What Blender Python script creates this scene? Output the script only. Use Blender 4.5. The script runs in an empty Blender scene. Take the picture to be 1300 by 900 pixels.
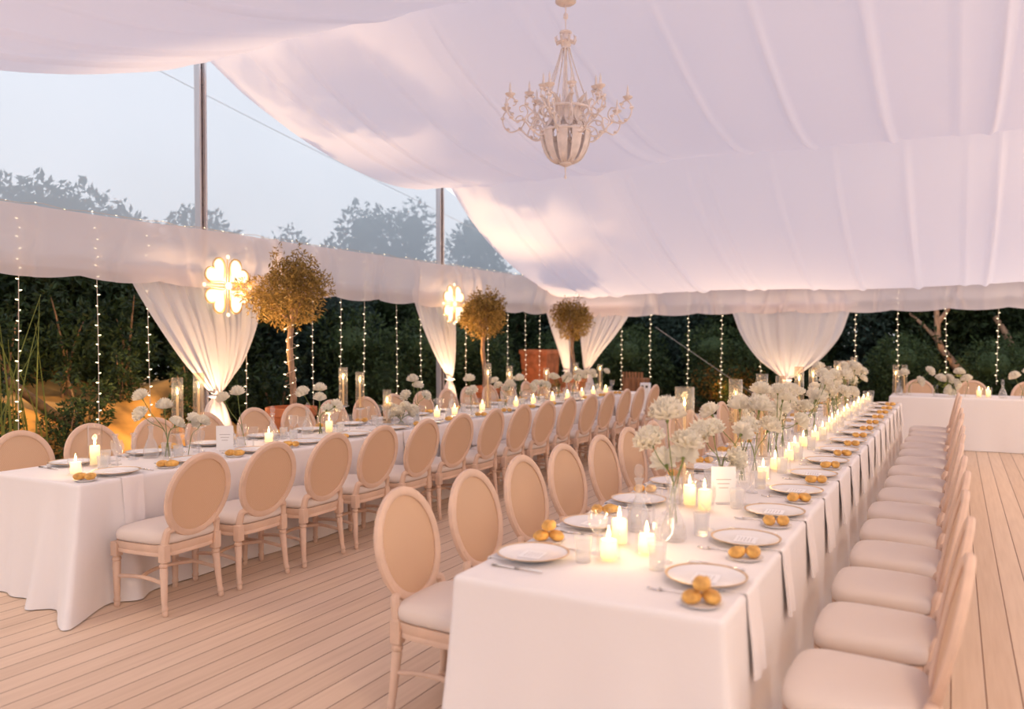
import bpy, math, random
from mathutils import Vector, Matrix, Euler, noise
R = math.radians
PI = math.pi
rnd = random.Random(7)
scene = bpy.context.scene
COL = scene.collection
ORD = ['first', 'second', 'third', 'fourth', 'fifth', 'sixth', 'seventh', 'eighth', 'ninth', 'tenth', 'eleventh',
       'twelfth', 'thirteenth', 'fourteenth', 'fifteenth', 'sixteenth', 'seventeenth', 'eighteenth', 'nineteenth', 'twentieth',
       'twenty-first', 'twenty-second', 'twenty-third', 'twenty-fourth', 'twenty-fifth', 'twenty-sixth', 'twenty-seventh', 'twenty-eighth',
       'twenty-ninth', 'thirtieth']

# ------------------------------------------------------------------ helpers
def tag(o, label=None, cat=None, group=None, kind=None):
    if label: o['label'] = label
    if cat: o['category'] = cat
    if group: o['group'] = group
    if kind: o['kind'] = kind
    return o

def empty(name, loc=(0, 0, 0), rz=0.0):
    o = bpy.data.objects.new(name, None)
    COL.objects.link(o)
    o.location = loc
    o.rotation_euler = (0, 0, rz)
    o.empty_display_size = 0.05
    return o

def link_mesh(name, me, parent=None, loc=(0, 0, 0), rz=0.0):
    o = bpy.data.objects.new(name, me)
    COL.objects.link(o)
    o.location = loc
    o.rotation_euler = (0, 0, rz)
    if parent is not None:
        o.parent = parent
    return o

def copy_tree(o, parent=None):
    c = o.copy()
    COL.objects.link(c)
    if parent is not None:
        c.parent = parent
    for ch in list(o.children):
        copy_tree(ch, c)
    return c

class MB:
    def __init__(s):
        s.v = []; s.f = []
    def add(s, vs, fs):
        b = len(s.v)
        s.v.extend([tuple(p) for p in vs])
        s.f.extend([tuple(i + b for i in f) for f in fs])
    def box(s, x0, x1, y0, y1, z0, z1, m=None):
        vs = [(x0, y0, z0), (x1, y0, z0), (x1, y1, z0), (x0, y1, z0), (x0, y0, z1), (x1, y0, z1), (x1, y1, z1), (x0, y1, z1)]
        if m: vs = [m @ Vector(p) for p in vs]
        s.add(vs, [(0, 3, 2, 1), (4, 5, 6, 7), (0, 1, 5, 4), (1, 2, 6, 5), (2, 3, 7, 6), (3, 0, 4, 7)])
    def bbox(s, x0, x1, y0, y1, z0, z1, b=0.004, m=None):
        """box with chamfered edges: stacked loops"""
        loops = []
        for z, i in ((z0, b), (z0 + b, 0), (z1 - b, 0), (z1, b)):
            loops.append([(x0 + i + b, y0 + i, z), (x1 - i - b, y0 + i, z), (x1 - i, y0 + i + b, z), (x1 - i, y1 - i - b, z),
                          (x1 - i - b, y1 - i, z), (x0 + i + b, y1 - i, z), (x0 + i, y1 - i - b, z), (x0 + i, y0 + i + b, z)])
        s.loops(loops, True, True, m)
    def loops(s, loops, cap0=False, cap1=False, m=None, closed=True):
        n = len(loops[0]); vs = []; fs = []
        for l in loops: vs.extend(l)
        if m: vs = [m @ Vector(p) for p in vs]
        k = n if closed else n - 1
        for i in range(len(loops) - 1):
            for j in range(k):
                a = i * n + j; b = i * n + (j + 1) % n
                fs.append((a, b, b + n, a + n))
        if cap0: fs.append(tuple(reversed(range(n))))
        if cap1: fs.append(tuple((len(loops) - 1) * n + j for j in range(n)))
        s.add(vs, fs)
    def lathe(s, prof, n=20, c=(0, 0, 0), cap0=True, cap1=True, m=None):
        loops = []
        for r, z in prof:
            r = max(r, 1e-5)
            loops.append([(c[0] + r * math.cos(2 * PI * j / n), c[1] + r * math.sin(2 * PI * j / n), c[2] + z) for j in range(n)])
        s.loops(loops, cap0, cap1, m)
    def tube(s, pts, rad, n=8, caps=True, flat=1.0):
        pts = [Vector(p) for p in pts]
        if not isinstance(rad, (list, tuple)): rad = [rad] * len(pts)
        loops = []; ref = None
        for i, p in enumerate(pts):
            t = (pts[min(i + 1, len(pts) - 1)] - pts[max(i - 1, 0)])
            if t.length < 1e-9: t = Vector((0, 0, 1))
            t.normalize()
            if ref is None:
                ref = Vector((0, 0, 1)) if abs(t.z) < 0.9 else Vector((1, 0, 0))
            u = ref - t * ref.dot(t)
            if u.length < 1e-6: u = t.orthogonal()
            u.normalize(); w = t.cross(u); ref = u
            loops.append([p + (u * math.cos(2 * PI * j / n) + w * math.sin(2 * PI * j / n) * flat) * rad[i] for j in range(n)])
        s.loops(loops, caps, caps)
    def ellipsoid(s, c, r, nu=12, nv=8, m=None):
        prof = []
        loops = []
        for i in range(nv + 1):
            a = -PI / 2 + PI * i / nv
            loops.append([(c[0] + r[0] * max(math.cos(a), 1e-4) * math.cos(2 * PI * j / nu), c[1] + r[1] * max(math.cos(a), 1e-4) * math.sin(2 * PI * j / nu), c[2] + r[2] * math.sin(a)) for j in range(nu)])
        s.loops(loops, True, True, m)
    def grid(s, fn, nu, nv):
        vs = [fn(i / nu, j / nv) for i in range(nu + 1) for j in range(nv + 1)]
        fs = []
        for i in range(nu):
            for j in range(nv):
                a = i * (nv + 1) + j
                fs.append((a, a + nv + 1, a + nv + 2, a + 1))
        s.add(vs, fs)
    def mesh(s, name, mat, smooth=True, angle=None):
        me = bpy.data.meshes.new(name)
        me.from_pydata(s.v, [], s.f)
        if smooth:
            me.polygons.foreach_set('use_smooth', [True] * len(me.polygons))
        if mat: me.materials.append(mat)
        me.update()
        if smooth and angle:
            try: me.set_sharp_from_angle(angle=R(angle))
            except Exception: pass
        return me
    def build(s, name, mat, parent=None, smooth=True, angle=40, loc=(0, 0, 0), rz=0.0):
        return link_mesh(name, s.mesh(name, mat, smooth, angle), parent, loc, rz)

def solidify(o, t, offset=0.0):
    m = o.modifiers.new('thickness', 'SOLIDIFY'); m.thickness = t; m.offset = offset
    return o

def spline(pts, n):
    """Catmull-Rom through pts (tuples), n samples per segment"""
    P = [Vector(p) for p in pts]; out = []
    for i in range(len(P) - 1):
        p0 = P[max(i - 1, 0)]; p1 = P[i]; p2 = P[i + 1]; p3 = P[min(i + 2, len(P) - 1)]
        for k in range(n):
            t = k / n
            out.append(0.5 * ((2 * p1) + (p2 - p0) * t + (2 * p0 - 5 * p1 + 4 * p2 - p3) * t * t + (3 * p1 - p0 - 3 * p2 + p3) * t ** 3))
    out.append(P[-1])
    return out

# ------------------------------------------------------------------ materials
def mat(name):
    m = bpy.data.materials.new(name); m.use_nodes = True
    nt = m.node_tree; nt.nodes.clear()
    out = nt.nodes.new('ShaderNodeOutputMaterial')
    return m, nt, out

def N(nt, t, **kw):
    n = nt.nodes.new(t)
    for k, v in kw.items():
        if k.startswith('i_'):
            n.inputs[k[2:].replace('_', ' ')].default_value = v
        else: setattr(n, k, v)
    return n

def pbr(name, col, rough=0.6, metal=0.0, spec=0.4, noise_scale=None, noise_amt=0.15, bump=0.0, bump_scale=60, sheen=0.0, stretch=None, coords='Object'):
    m, nt, out = mat(name)
    b = N(nt, 'ShaderNodeBsdfPrincipled')
    b.inputs['Base Color'].default_value = (*col, 1)
    b.inputs['Roughness'].default_value = rough
    b.inputs['Metallic'].default_value = metal
    b.inputs['Specular IOR Level'].default_value = spec
    if sheen: b.inputs['Sheen Weight'].default_value = sheen
    tc = N(nt, 'ShaderNodeTexCoord')
    src = tc.outputs[coords]
    if stretch:
        mp = N(nt, 'ShaderNodeMapping'); mp.inputs['Scale'].default_value = stretch
        nt.links.new(src, mp.inputs['Vector']); src = mp.outputs['Vector']
    if noise_scale:
        nz = N(nt, 'ShaderNodeTexNoise'); nz.inputs['Scale'].default_value = noise_scale; nz.inputs['Detail'].default_value = 4
        nt.links.new(src, nz.inputs['Vector'])
        cr = N(nt, 'ShaderNodeValToRGB')
        lo = [max(0, c * (1 - noise_amt * 1.6)) for c in col]; hi = [min(1, c * (1 + noise_amt)) for c in col]
        cr.color_ramp.elements[0].position = 0.3; cr.color_ramp.elements[1].position = 0.7
        cr.color_ramp.elements[0].color = (*lo, 1); cr.color_ramp.elements[1].color = (*hi, 1)
        nt.links.new(nz.outputs['Fac'], cr.inputs['Fac']); nt.links.new(cr.outputs['Color'], b.inputs['Base Color'])
    if bump:
        n2 = N(nt, 'ShaderNodeTexNoise'); n2.inputs['Scale'].default_value = bump_scale; n2.inputs['Detail'].default_value = 3
        nt.links.new(src, n2.inputs['Vector'])
        bp = N(nt, 'ShaderNodeBump'); bp.inputs['Strength'].default_value = bump; bp.inputs['Distance'].default_value = 0.01
        nt.links.new(n2.outputs['Fac'], bp.inputs['Height']); nt.links.new(bp.outputs['Normal'], b.inputs['Normal'])
    nt.links.new(b.outputs['BSDF'], out.inputs['Surface'])
    return m

def cloth_mat(name, col, trans=0.0, tcol=None, bump=0.15, bscale=25, see=0.0):
    m, nt, out = mat(name)
    d = N(nt, 'ShaderNodeBsdfDiffuse'); d.inputs['Color'].default_value = (*col, 1)
    tc = N(nt, 'ShaderNodeTexCoord')
    n2 = N(nt, 'ShaderNodeTexNoise'); n2.inputs['Scale'].default_value = bscale; n2.inputs['Detail'].default_value = 4
    nt.links.new(tc.outputs['Object'], n2.inputs['Vector'])
    bp = N(nt, 'ShaderNodeBump'); bp.inputs['Strength'].default_value = bump; bp.inputs['Distance'].default_value = 0.02
    nt.links.new(n2.outputs['Fac'], bp.inputs['Height']); nt.links.new(bp.outputs['Normal'], d.inputs['Normal'])
    last = d.outputs['BSDF']
    if trans:
        t = N(nt, 'ShaderNodeBsdfTranslucent'); t.inputs['Color'].default_value = (*(tcol or col), 1)
        mx = N(nt, 'ShaderNodeMixShader'); mx.inputs['Fac'].default_value = trans
        nt.links.new(last, mx.inputs[1]); nt.links.new(t.outputs['BSDF'], mx.inputs[2]); last = mx.outputs['Shader']
    if see:
        t = N(nt, 'ShaderNodeBsdfTransparent')
        mx = N(nt, 'ShaderNodeMixShader'); mx.inputs['Fac'].default_value = see
        nt.links.new(last, mx.inputs[1]); nt.links.new(t.outputs['BSDF'], mx.inputs[2]); last = mx.outputs['Shader']
    nt.links.new(last, out.inputs['Surface'])
    return m

def glass_mat(name, tint=(0.995, 0.99, 0.985), refl=1.0, rough=0.03, frost=0.0, edge=0.35):
    m, nt, out = mat(name)
    lw = N(nt, 'ShaderNodeLayerWeight'); lw.inputs['Blend'].default_value = 0.5
    t = N(nt, 'ShaderNodeBsdfTransparent'); t.inputs['Color'].default_value = (*tint, 1)
    g = N(nt, 'ShaderNodeBsdfGlossy'); g.inputs['Roughness'].default_value = rough; g.inputs['Color'].default_value = (refl, refl, refl, 1)
    mr = N(nt, 'ShaderNodeMapRange'); mr.inputs['To Min'].default_value = 0.03; mr.inputs['To Max'].default_value = 0.65
    pw = N(nt, 'ShaderNodeMath', operation='POWER'); pw.inputs[1].default_value = 2.6
    nt.links.new(lw.outputs['Facing'], pw.inputs[0]); nt.links.new(pw.outputs[0], mr.inputs['Value'])
    mx = N(nt, 'ShaderNodeMixShader')
    nt.links.new(mr.outputs['Result'], mx.inputs['Fac']); nt.links.new(t.outputs['BSDF'], mx.inputs[1]); nt.links.new(g.outputs['BSDF'], mx.inputs[2])
    last = mx.outputs['Shader']
    if frost:
        d = N(nt, 'ShaderNodeBsdfDiffuse'); d.inputs['Color'].default_value = (0.9, 0.9, 0.9, 1)
        tl = N(nt, 'ShaderNodeBsdfTranslucent'); tl.inputs['Color'].default_value = (0.9, 0.9, 0.9, 1)
        ad = N(nt, 'ShaderNodeMixShader'); ad.inputs['Fac'].default_value = 0.5
        nt.links.new(d.outputs['BSDF'], ad.inputs[1]); nt.links.new(tl.outputs['BSDF'], ad.inputs[2])
        m2 = N(nt, 'ShaderNodeMixShader'); m2.inputs['Fac'].default_value = frost
        nt.links.new(last, m2.inputs[1]); nt.links.new(ad.outputs['Shader'], m2.inputs[2]); last = m2.outputs['Shader']
    nt.links.new(last, out.inputs['Surface'])
    return m

def emit_mat(name, col, strength, sample=False):
    m, nt, out = mat(name)
    e = N(nt, 'ShaderNodeEmission'); e.inputs['Color'].default_value = (*col, 1); e.inputs['Strength'].default_value = strength
    nt.links.new(e.outputs['Emission'], out.inputs['Surface'])
    if not sample:
        try: m.cycles.emission_sampling = 'NONE'
        except Exception: pass
    return m

def leaf_mat(name, col, var=0.5, trans=0.3):
    m, nt, out = mat(name)
    gi = N(nt, 'ShaderNodeNewGeometry')
    cr = N(nt, 'ShaderNodeValToRGB')
    cr.color_ramp.elements[0].color = (*[c * (1 - var) for c in col], 1); cr.color_ramp.elements[1].color = (*[min(1, c * (1 + var)) for c in col], 1)
    nt.links.new(gi.outputs['Random Per Island'], cr.inputs['Fac'])
    d = N(nt, 'ShaderNodeBsdfPrincipled'); d.inputs['Roughness'].default_value = 0.55; d.inputs['Specular IOR Level'].default_value = 0.25
    nt.links.new(cr.outputs['Color'], d.inputs['Base Color'])
    t = N(nt, 'ShaderNodeBsdfTranslucent'); nt.links.new(cr.outputs['Color'], t.inputs['Color'])
    mx = N(nt, 'ShaderNodeMixShader'); mx.inputs['Fac'].default_value = trans
    nt.links.new(d.outputs['BSDF'], mx.inputs[1]); nt.links.new(t.outputs['BSDF'], mx.inputs[2])
    nt.links.new(mx.outputs['Shader'], out.inputs['Surface'])
    return m

def deck_mat():
    m, nt, out = mat('deck_boards')
    b = N(nt, 'ShaderNodeBsdfPrincipled'); b.inputs['Roughness'].default_value = 0.62; b.inputs['Specular IOR Level'].default_value = 0.3
    tc = N(nt, 'ShaderNodeTexCoord'); sp = N(nt, 'ShaderNodeSeparateXYZ'); nt.links.new(tc.outputs['Object'], sp.inputs['Vector'])
    W = 0.142
    dv = N(nt, 'ShaderNodeMath', operation='DIVIDE'); dv.inputs[1].default_value = W; nt.links.new(sp.outputs['X'], dv.inputs[0])
    fr = N(nt, 'ShaderNodeMath', operation='FRACT'); nt.links.new(dv.outputs[0], fr.inputs[0])
    fl = N(nt, 'ShaderNodeMath', operation='FLOOR'); nt.links.new(dv.outputs[0], fl.inputs[0])
    wn = N(nt, 'ShaderNodeTexWhiteNoise', noise_dimensions='1D'); nt.links.new(fl.outputs[0], wn.inputs['W'])
    mp = N(nt, 'ShaderNodeMapping'); mp.inputs['Scale'].default_value = (16, 0.8, 1); nt.links.new(tc.outputs['Object'], mp.inputs['Vector'])
    nz = N(nt, 'ShaderNodeTexNoise'); nz.inputs['Scale'].default_value = 2.2; nz.inputs['Detail'].default_value = 6; nt.links.new(mp.outputs['Vector'], nz.inputs['Vector'])
    ad = N(nt, 'ShaderNodeMath', operation='MULTIPLY_ADD'); ad.inputs[1].default_value = 0.4; nt.links.new(wn.outputs['Value'], ad.inputs[0]); nt.links.new(nz.outputs['Fac'], ad.inputs[2])
    cr = N(nt, 'ShaderNodeValToRGB'); e = cr.color_ramp.elements
    e[0].position = 0.35; e[0].color = (0.66, 0.48, 0.345, 1); e[1].position = 1.0; e[1].color = (0.78, 0.595, 0.445, 1)
    nt.links.new(ad.outputs[0], cr.inputs['Fac'])
    # groove between boards
    gp = N(nt, 'ShaderNodeMath', operation='PINGPONG'); gp.inputs[1].default_value = 0.5; nt.links.new(fr.outputs[0], gp.inputs[0])
    gm = N(nt, 'ShaderNodeMapRange'); gm.inputs['From Min'].default_value = 0.015; gm.inputs['From Max'].default_value = 0.032; nt.links.new(gp.outputs[0], gm.inputs['Value'])
    mc = N(nt, 'ShaderNodeMix', data_type='RGBA'); mc.inputs['A'].default_value = (0.34, 0.21, 0.145, 1)
    nt.links.new(gm.outputs['Result'], mc.inputs['Factor']); nt.links.new(cr.outputs['Color'], mc.inputs['B'])
    nt.links.new(mc.outputs['Result'], b.inputs['Base Color'])
    bp = N(nt, 'ShaderNodeBump'); bp.inputs['Strength'].default_value = 0.6; bp.inputs['Distance'].default_value = 0.006
    nt.links.new(gm.outputs['Result'], bp.inputs['Height']); nt.links.new(bp.outputs['Normal'], b.inputs['Normal'])
    nt.links.new(b.outputs['BSDF'], out.inputs['Surface'])
    return m

def cane_mat():
    m, nt, out = mat('woven_cane')
    tc = N(nt, 'ShaderNodeTexCoord')
    ck = N(nt, 'ShaderNodeTexChecker'); ck.inputs['Scale'].default_value = 150
    ck.inputs['Color1'].default_value = (0.86, 0.61, 0.42, 1); ck.inputs['Color2'].default_value = (0.76, 0.51, 0.33, 1)
    nt.links.new(tc.outputs['Object'], ck.inputs['Vector'])
    b = N(nt, 'ShaderNodeBsdfPrincipled'); b.inputs['Roughness'].default_value = 0.6; b.inputs['Specular IOR Level'].default_value = 0.25
    nt.links.new(ck.outputs['Color'], b.inputs['Base Color'])
    tl = N(nt, 'ShaderNodeBsdfTranslucent'); tl.inputs['Color'].default_value = (0.6, 0.36, 0.2, 1)
    m1 = N(nt, 'ShaderNodeMixShader'); m1.inputs['Fac'].default_value = 0.2
    nt.links.new(b.outputs['BSDF'], m1.inputs[1]); nt.links.new(tl.outputs['BSDF'], m1.inputs[2])
    t = N(nt, 'ShaderNodeBsdfTransparent')
    mx = N(nt, 'ShaderNodeMixShader'); mx.inputs['Fac'].default_value = 0.12
    nt.links.new(m1.outputs['Shader'], mx.inputs[1]); nt.links.new(t.outputs['BSDF'], mx.inputs[2])
    nt.links.new(mx.outputs['Shader'], out.inputs['Surface'])
    return m

M = {}
M['deck'] = deck_mat()
M['liner'] = cloth_mat('tent_liner', (0.86, 0.82, 0.84), 0.34, (0.84, 0.82, 0.91), 0.12, 9)
M['drape'] = cloth_mat('sheer_drape', (0.84, 0.79, 0.78), 0.45, (0.86, 0.78, 0.74), 0.1, 12, 0.06)
M['valance'] = cloth_mat('valance_cloth', (0.88, 0.76, 0.72), 0.5, (0.95, 0.83, 0.81), 0.15, 7, 0.16)
M['linen'] = cloth_mat('table_linen', (0.86, 0.81, 0.79), 0.0, None, 0.08, 18)
M['napkin'] = cloth_mat('napkin_linen', (0.88, 0.82, 0.80), 0.0, None, 0.1, 60)
M['wood'] = pbr('limed_oak', (0.74, 0.52, 0.39), 0.55, spec=0.3, noise_scale=6, noise_amt=0.07, bump=0.1, bump_scale=50)
M['cushion'] = pbr('cream_upholstery', (0.74, 0.63, 0.56), 0.85, spec=0.15, bump=0.1, bump_scale=180, sheen=0.2)
M['cane'] = cane_mat()
M['glass'] = glass_mat('clear_glass')
M['crystal'] = glass_mat('cut_crystal', (0.985, 0.98, 0.98), 1.0, 0.06, 0.10, 0.4)
M['frosted'] = glass_mat('ribbed_glass', (0.985, 0.98, 0.98), 0.95, 0.15, 0.22, 0.4)
M['amber'] = glass_mat('smoky_amber_glass', (0.93, 0.81, 0.66), 1.0, 0.04, 0.10, 0.4)
M['water'] = glass_mat('water', (0.93, 0.95, 0.93), 0.6, 0.02, 0.0, 0.25)
M['china'] = pbr('white_china', (0.86, 0.82, 0.80), 0.22, spec=0.5)
M['gold'] = pbr('gold_rim', (0.86, 0.58, 0.30), 0.28, metal=0.85)
M['steel'] = pbr('polished_cutlery', (0.82, 0.76, 0.72), 0.22, metal=1.0)
M['crust'] = pbr('golden_crust', (0.92, 0.45, 0.12), 0.5, spec=0.3, noise_scale=22, noise_amt=0.3, bump=0.25, bump_scale=70)
M['petal'] = cloth_mat('carnation_petal', (0.94, 0.89, 0.78), 0.35, (0.95, 0.88, 0.70), 0.2, 90)
M['stemgreen'] = pbr('flower_stem', (0.16, 0.20, 0.05), 0.6)
M['flame'] = emit_mat('candle_flame', (1.0, 0.66, 0.28), 14.0)
M['bulb'] = emit_mat('fairy_bulb', (1.0, 0.80, 0.50), 3.0)
M['wire'] = pbr('pale_wire', (0.62, 0.52, 0.42), 0.6)
M['alu'] = pbr('aluminium_profile', (0.62, 0.58, 0.58), 0.38, metal=0.6, noise_scale=3, noise_amt=0.08, stretch=(6, 6, 0.4))
M['dark'] = pbr('dark_rubber', (0.10, 0.07, 0.07), 0.6)
M['plaster'] = pbr('antique_white_paint', (0.93, 0.83, 0.78), 0.55, noise_scale=14, noise_amt=0.08)
M['beads'] = pbr('pearl_beads', (0.88, 0.80, 0.76), 0.3)
M['paper'] = pbr('card_paper', (0.88, 0.86, 0.86), 0.8)
M['ink'] = pbr('grey_ink', (0.45, 0.40, 0.40), 0.8)
M['terracotta'] = pbr('terracotta', (0.62, 0.20, 0.075), 0.75, noise_scale=6, noise_amt=0.2, bump=0.1)
M['soil'] = pbr('dirt', (0.46, 0.235, 0.06), 0.95, noise_scale=1.6, noise_amt=0.5, bump=1.0, bump_scale=5)
M['bark'] = pbr('bark', (0.26, 0.15, 0.09), 0.85, noise_scale=14, noise_amt=0.35, bump=0.4, bump_scale=30, stretch=(3, 3, 0.6))
M['darkbark'] = pbr('dark_bark', (0.085, 0.05, 0.03), 0.85, noise_scale=14, noise_amt=0.35, bump=0.4, bump_scale=30)
M['olivewood'] = pbr('olive_bark', (0.42, 0.26, 0.16), 0.8, noise_scale=14, noise_amt=0.3, bump=0.4, bump_scale=30, stretch=(3, 3, 0.6))
M['timber'] = pbr('brown_timber', (0.33, 0.15, 0.07), 0.7, noise_scale=8, noise_amt=0.3, stretch=(2, 2, 0.4))
M['leafdark'] = leaf_mat('dark_leaf', (0.030, 0.050, 0.018))
M['leafmid'] = leaf_mat('mid_leaf', (0.055, 0.085, 0.030))
M['leafteal'] = leaf_mat('grey_green_leaf', (0.045, 0.075, 0.055))
M['leafolive'] = leaf_mat('olive_leaf', (0.36, 0.235, 0.07), 0.5, 0.35)
M['leafdry'] = leaf_mat('dry_leaf', (0.36, 0.20, 0.05), 0.4)
M['reed'] = leaf_mat('reed_blade', (0.24, 0.24, 0.05), 0.4)
M['charcoal'] = pbr('lamp_housing', (0.03, 0.03, 0.03), 0.5)
M['lens'] = emit_mat('lamp_lens', (1.0, 0.68, 0.34), 12.0)
M['glow'] = emit_mat('lit_diffuser', (1.0, 0.80, 0.50), 1.5)
def wax_mat():
    m, nt, out = mat('ivory_wax')
    b = N(nt, 'ShaderNodeBsdfPrincipled'); b.inputs['Base Color'].default_value = (0.96, 0.88, 0.70, 1); b.inputs['Roughness'].default_value = 0.5
    t = N(nt, 'ShaderNodeBsdfTranslucent'); t.inputs['Color'].default_value = (1.0, 0.88, 0.62, 1)
    mx = N(nt, 'ShaderNodeMixShader'); mx.inputs['Fac'].default_value = 0.5
    nt.links.new(b.outputs['BSDF'], mx.inputs[1]); nt.links.new(t.outputs['BSDF'], mx.inputs[2]); nt.links.new(mx.outputs['Shader'], out.inputs['Surface'])
    return m
M['wax'] = wax_mat()
def pvc_mat():
    m, nt, out = mat('clear_tent_film')
    t = N(nt, 'ShaderNodeBsdfTransparent'); t.inputs['Color'].default_value = (0.96, 0.97, 0.98, 1)
    d = N(nt, 'ShaderNodeBsdfTranslucent'); d.inputs['Color'].default_value = (0.86, 0.94, 0.97, 1)
    tc = N(nt, 'ShaderNodeTexCoord'); nz = N(nt, 'ShaderNodeTexNoise'); nz.inputs['Scale'].default_value = 0.5; nz.inputs['Detail'].default_value = 3
    nt.links.new(tc.outputs['Object'], nz.inputs['Vector'])
    mr = N(nt, 'ShaderNodeMapRange'); mr.inputs['To Min'].default_value = 0.58; mr.inputs['To Max'].default_value = 0.72; nt.links.new(nz.outputs['Fac'], mr.inputs['Value'])
    mx = N(nt, 'ShaderNodeMixShader'); nt.links.new(mr.outputs['Result'], mx.inputs['Fac'])
    nt.links.new(t.outputs['BSDF'], mx.inputs[1]); nt.links.new(d.outputs['BSDF'], mx.inputs[2])
    nt.links.new(mx.outputs['Shader'], out.inputs['Surface'])
    return m
M['pvc'] = pvc_mat()

# ------------------------------------------------------------------ setting
XL, YB = -7.62, 16.7            # garden wall plane and back wall plane
XR, YF = 6.4, -3.8
mb = MB(); mb.box(XL - 0.32, XR, YF, YB + 0.38, -0.12, 0.0)
tag(mb.build('floor', M['deck'], smooth=False), 'pale wooden deck of long boards under the tent', kind='structure')

def ground(u, v):
    x = -32 + 50 * u; y = -14 + 50 * v
    z = -0.16 + 0.12 * noise.noise(Vector((x * 0.4, y * 0.4, 0)))
    if x < -8.3:   # ochre bank along the garden side
        b = min(1, (-8.3 - x) / 1.9)
        z += b * b * (3 - 2 * b) * (1.12 + 0.35 * noise.noise(Vector((x * 0.7, y * 0.55, 3)))) * (1.0 if y < 7.9 else max(0.12, 1 - (y - 7.9) / 1.5)); z += 0.10 * b * noise.noise(Vector((x * 2.3, y * 2.3, 7))) + 0.05 * b * noise.noise(Vector((x * 5, y * 5, 9)))
    return (x, y, z)
mb = MB(); mb.grid(ground, 220, 220)
tag(mb.build('ground', M['soil'], angle=None), 'ochre earth bank and bare ground outside the tent', kind='structure')

# --- ceiling liner: swagged cloth panels between the rafters
P2 = [(6.45, 4.86), (6.95, 4.60), (7.51, 4.40), (8.22, 4.19), (9.04, 4.02), (9.96, 3.96), (10.8, 4.04), (11.5, 4.26)]
P3 = [(11.5, 4.26), (12.27, 3.72), (13.11, 3.30), (14.05, 2.96), (15.1, 2.66), (15.8, 2.56), (16.4, 2.62), (16.72, 2.78)]
P1 = [(12.9 - y, z) for y, z in reversed(P2)]
P0 = [(12.9 - y, z) for y, z in reversed(P3)]
pl = random.Random(3)
PLEATS = []
x = XL
while x < XR:
    x += pl.uniform(0.22, 0.95)
    PLEATS.append((x, pl.uniform(0.015, 0.06), pl.uniform(0.02, 0.05), pl.choice((-1, 1)), pl.uniform(-0.05, 0.05)))
def pleat_z(x, t, seed):
    z = 0.0
    for (px, a, w, sg, dr) in PLEATS:
        d = (x - px - dr * t - 0.12 * seed)
        if abs(d) < 0.5:
            k = d / w
            z += -a * math.exp(-k * k) + 0.35 * a * sg * k * math.exp(-k * k * 0.35)
    return z
def liner(name, prof, seed, label):
    pts = spline([(0, y, z) for y, z in prof], 7)
    nv = len(pts) - 1; nu = 420
    def fn(u, v):
        x = XL + 0.02 + (XR - XL) * u
        p = pts[min(nv, int(round(v * nv)))]
        t = v
        env = math.sin(PI * min(1, max(0, t))) ** 0.5
        z = p.z + pleat_z(x, t, seed) * env
        z += 0.12 * math.exp(-((x + 3.25) / 0.7) ** 2) * env if seed == 2 else 0
        z += 0.035 * math.sin(x * 1.1 + seed * 2) * env
        z += 0.02 * noise.noise(Vector((x * 1.4, p.y * 0.8, seed))) * env
        return (x, p.y, z)
    m = MB(); m.grid(fn, nu, nv)
    return tag(m.build(name, M['liner'], angle=None), label, kind='structure')
liner('ceiling', P2, 2, 'white swagged ceiling liner panel behind the chandelier')
liner('ceiling_2', P3, 3, 'white swagged ceiling liner panel falling to the back valance')
liner('ceiling_3', P1, 1, 'white swagged ceiling liner panel overhead at the front')
liner('ceiling_4', P0, 0, 'white swagged ceiling liner panel behind the viewer')

# --- clear film gable above the valance
mb = MB(); XW = XL - 0.30
ys = [YF, 1.4, 6.45, 11.5, 16.72]; zt = [2.9, 4.4, 5.15, 4.4, 2.9]
def film(u, v):
    y = YF + (16.72 - YF) * u
    for i in range(4):
        if y <= ys[i + 1] + 1e-6:
            k = (y - ys[i]) / (ys[i + 1] - ys[i]); t = zt[i] + (zt[i + 1] - zt[i]) * k; break
    z = 2.35 + (t - 2.35) * v
    return (XW + 0.012 * noise.noise(Vector((y * 1.2, z * 1.2, 5))), y, z)
mb.grid(film, 80, 10)
tag(mb.build('window_1', M['pvc'], angle=None), 'clear misted tent film above the garden-side valance', kind='structure')

# --- aluminium posts
def post(x, y, z1, rz, label):
    r = empty('tent_pole', (x, y, 0), rz); tag(r, label, 'pole', 'aluminium tent poles')
    m = MB()
    m.bbox(-0.05, 0.05, -0.05, 0.05, 0, z1, 0.006)
    m.build('post', M['alu'], r, smooth=False)
    m = MB(); m.box(0.0505, 0.056, -0.026, -0.006, 0.02, z1 - 0.02)
    m.build('channel', M['dark'], r, smooth=False)
    m = MB(); m.bbox(0.0505, 0.066, 0.012, 0.042, 0.02, z1 - 0.02, 0.004)
    m.build('rail', M['alu'], r, smooth=False)
    n = int((z1 - 2.7) / 0.2)
    for k in range(n):
        m = MB(); m.lathe([(0.009, 0), (0.009, 0.006), (0.005, 0.009)], 8, m=Matrix.Translation((0.056, -0.018, 2.8 + k * 0.2)) @ Matrix.Rotation(PI / 2, 4, 'Y'))
        m.build('bolt', M['charcoal'], r)
post(XL - 0.17, 6.50, 5.05, 0.0, 'tall silvery tent pole standing behind the big tied curtain of the garden wall')
post(XL - 0.17, 11.50, 4.42, 0.0, 'silvery tent pole behind the narrower tied curtain, second along the garden wall')
post(XL - 0.17, 16.88, 2.95, -PI / 4, 'tent pole at the corner where garden wall and back wall meet')
post(-3.06, YB + 0.17, 2.95, -PI / 2, 'tent pole behind the tied curtain in the middle of the back wall')

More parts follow.
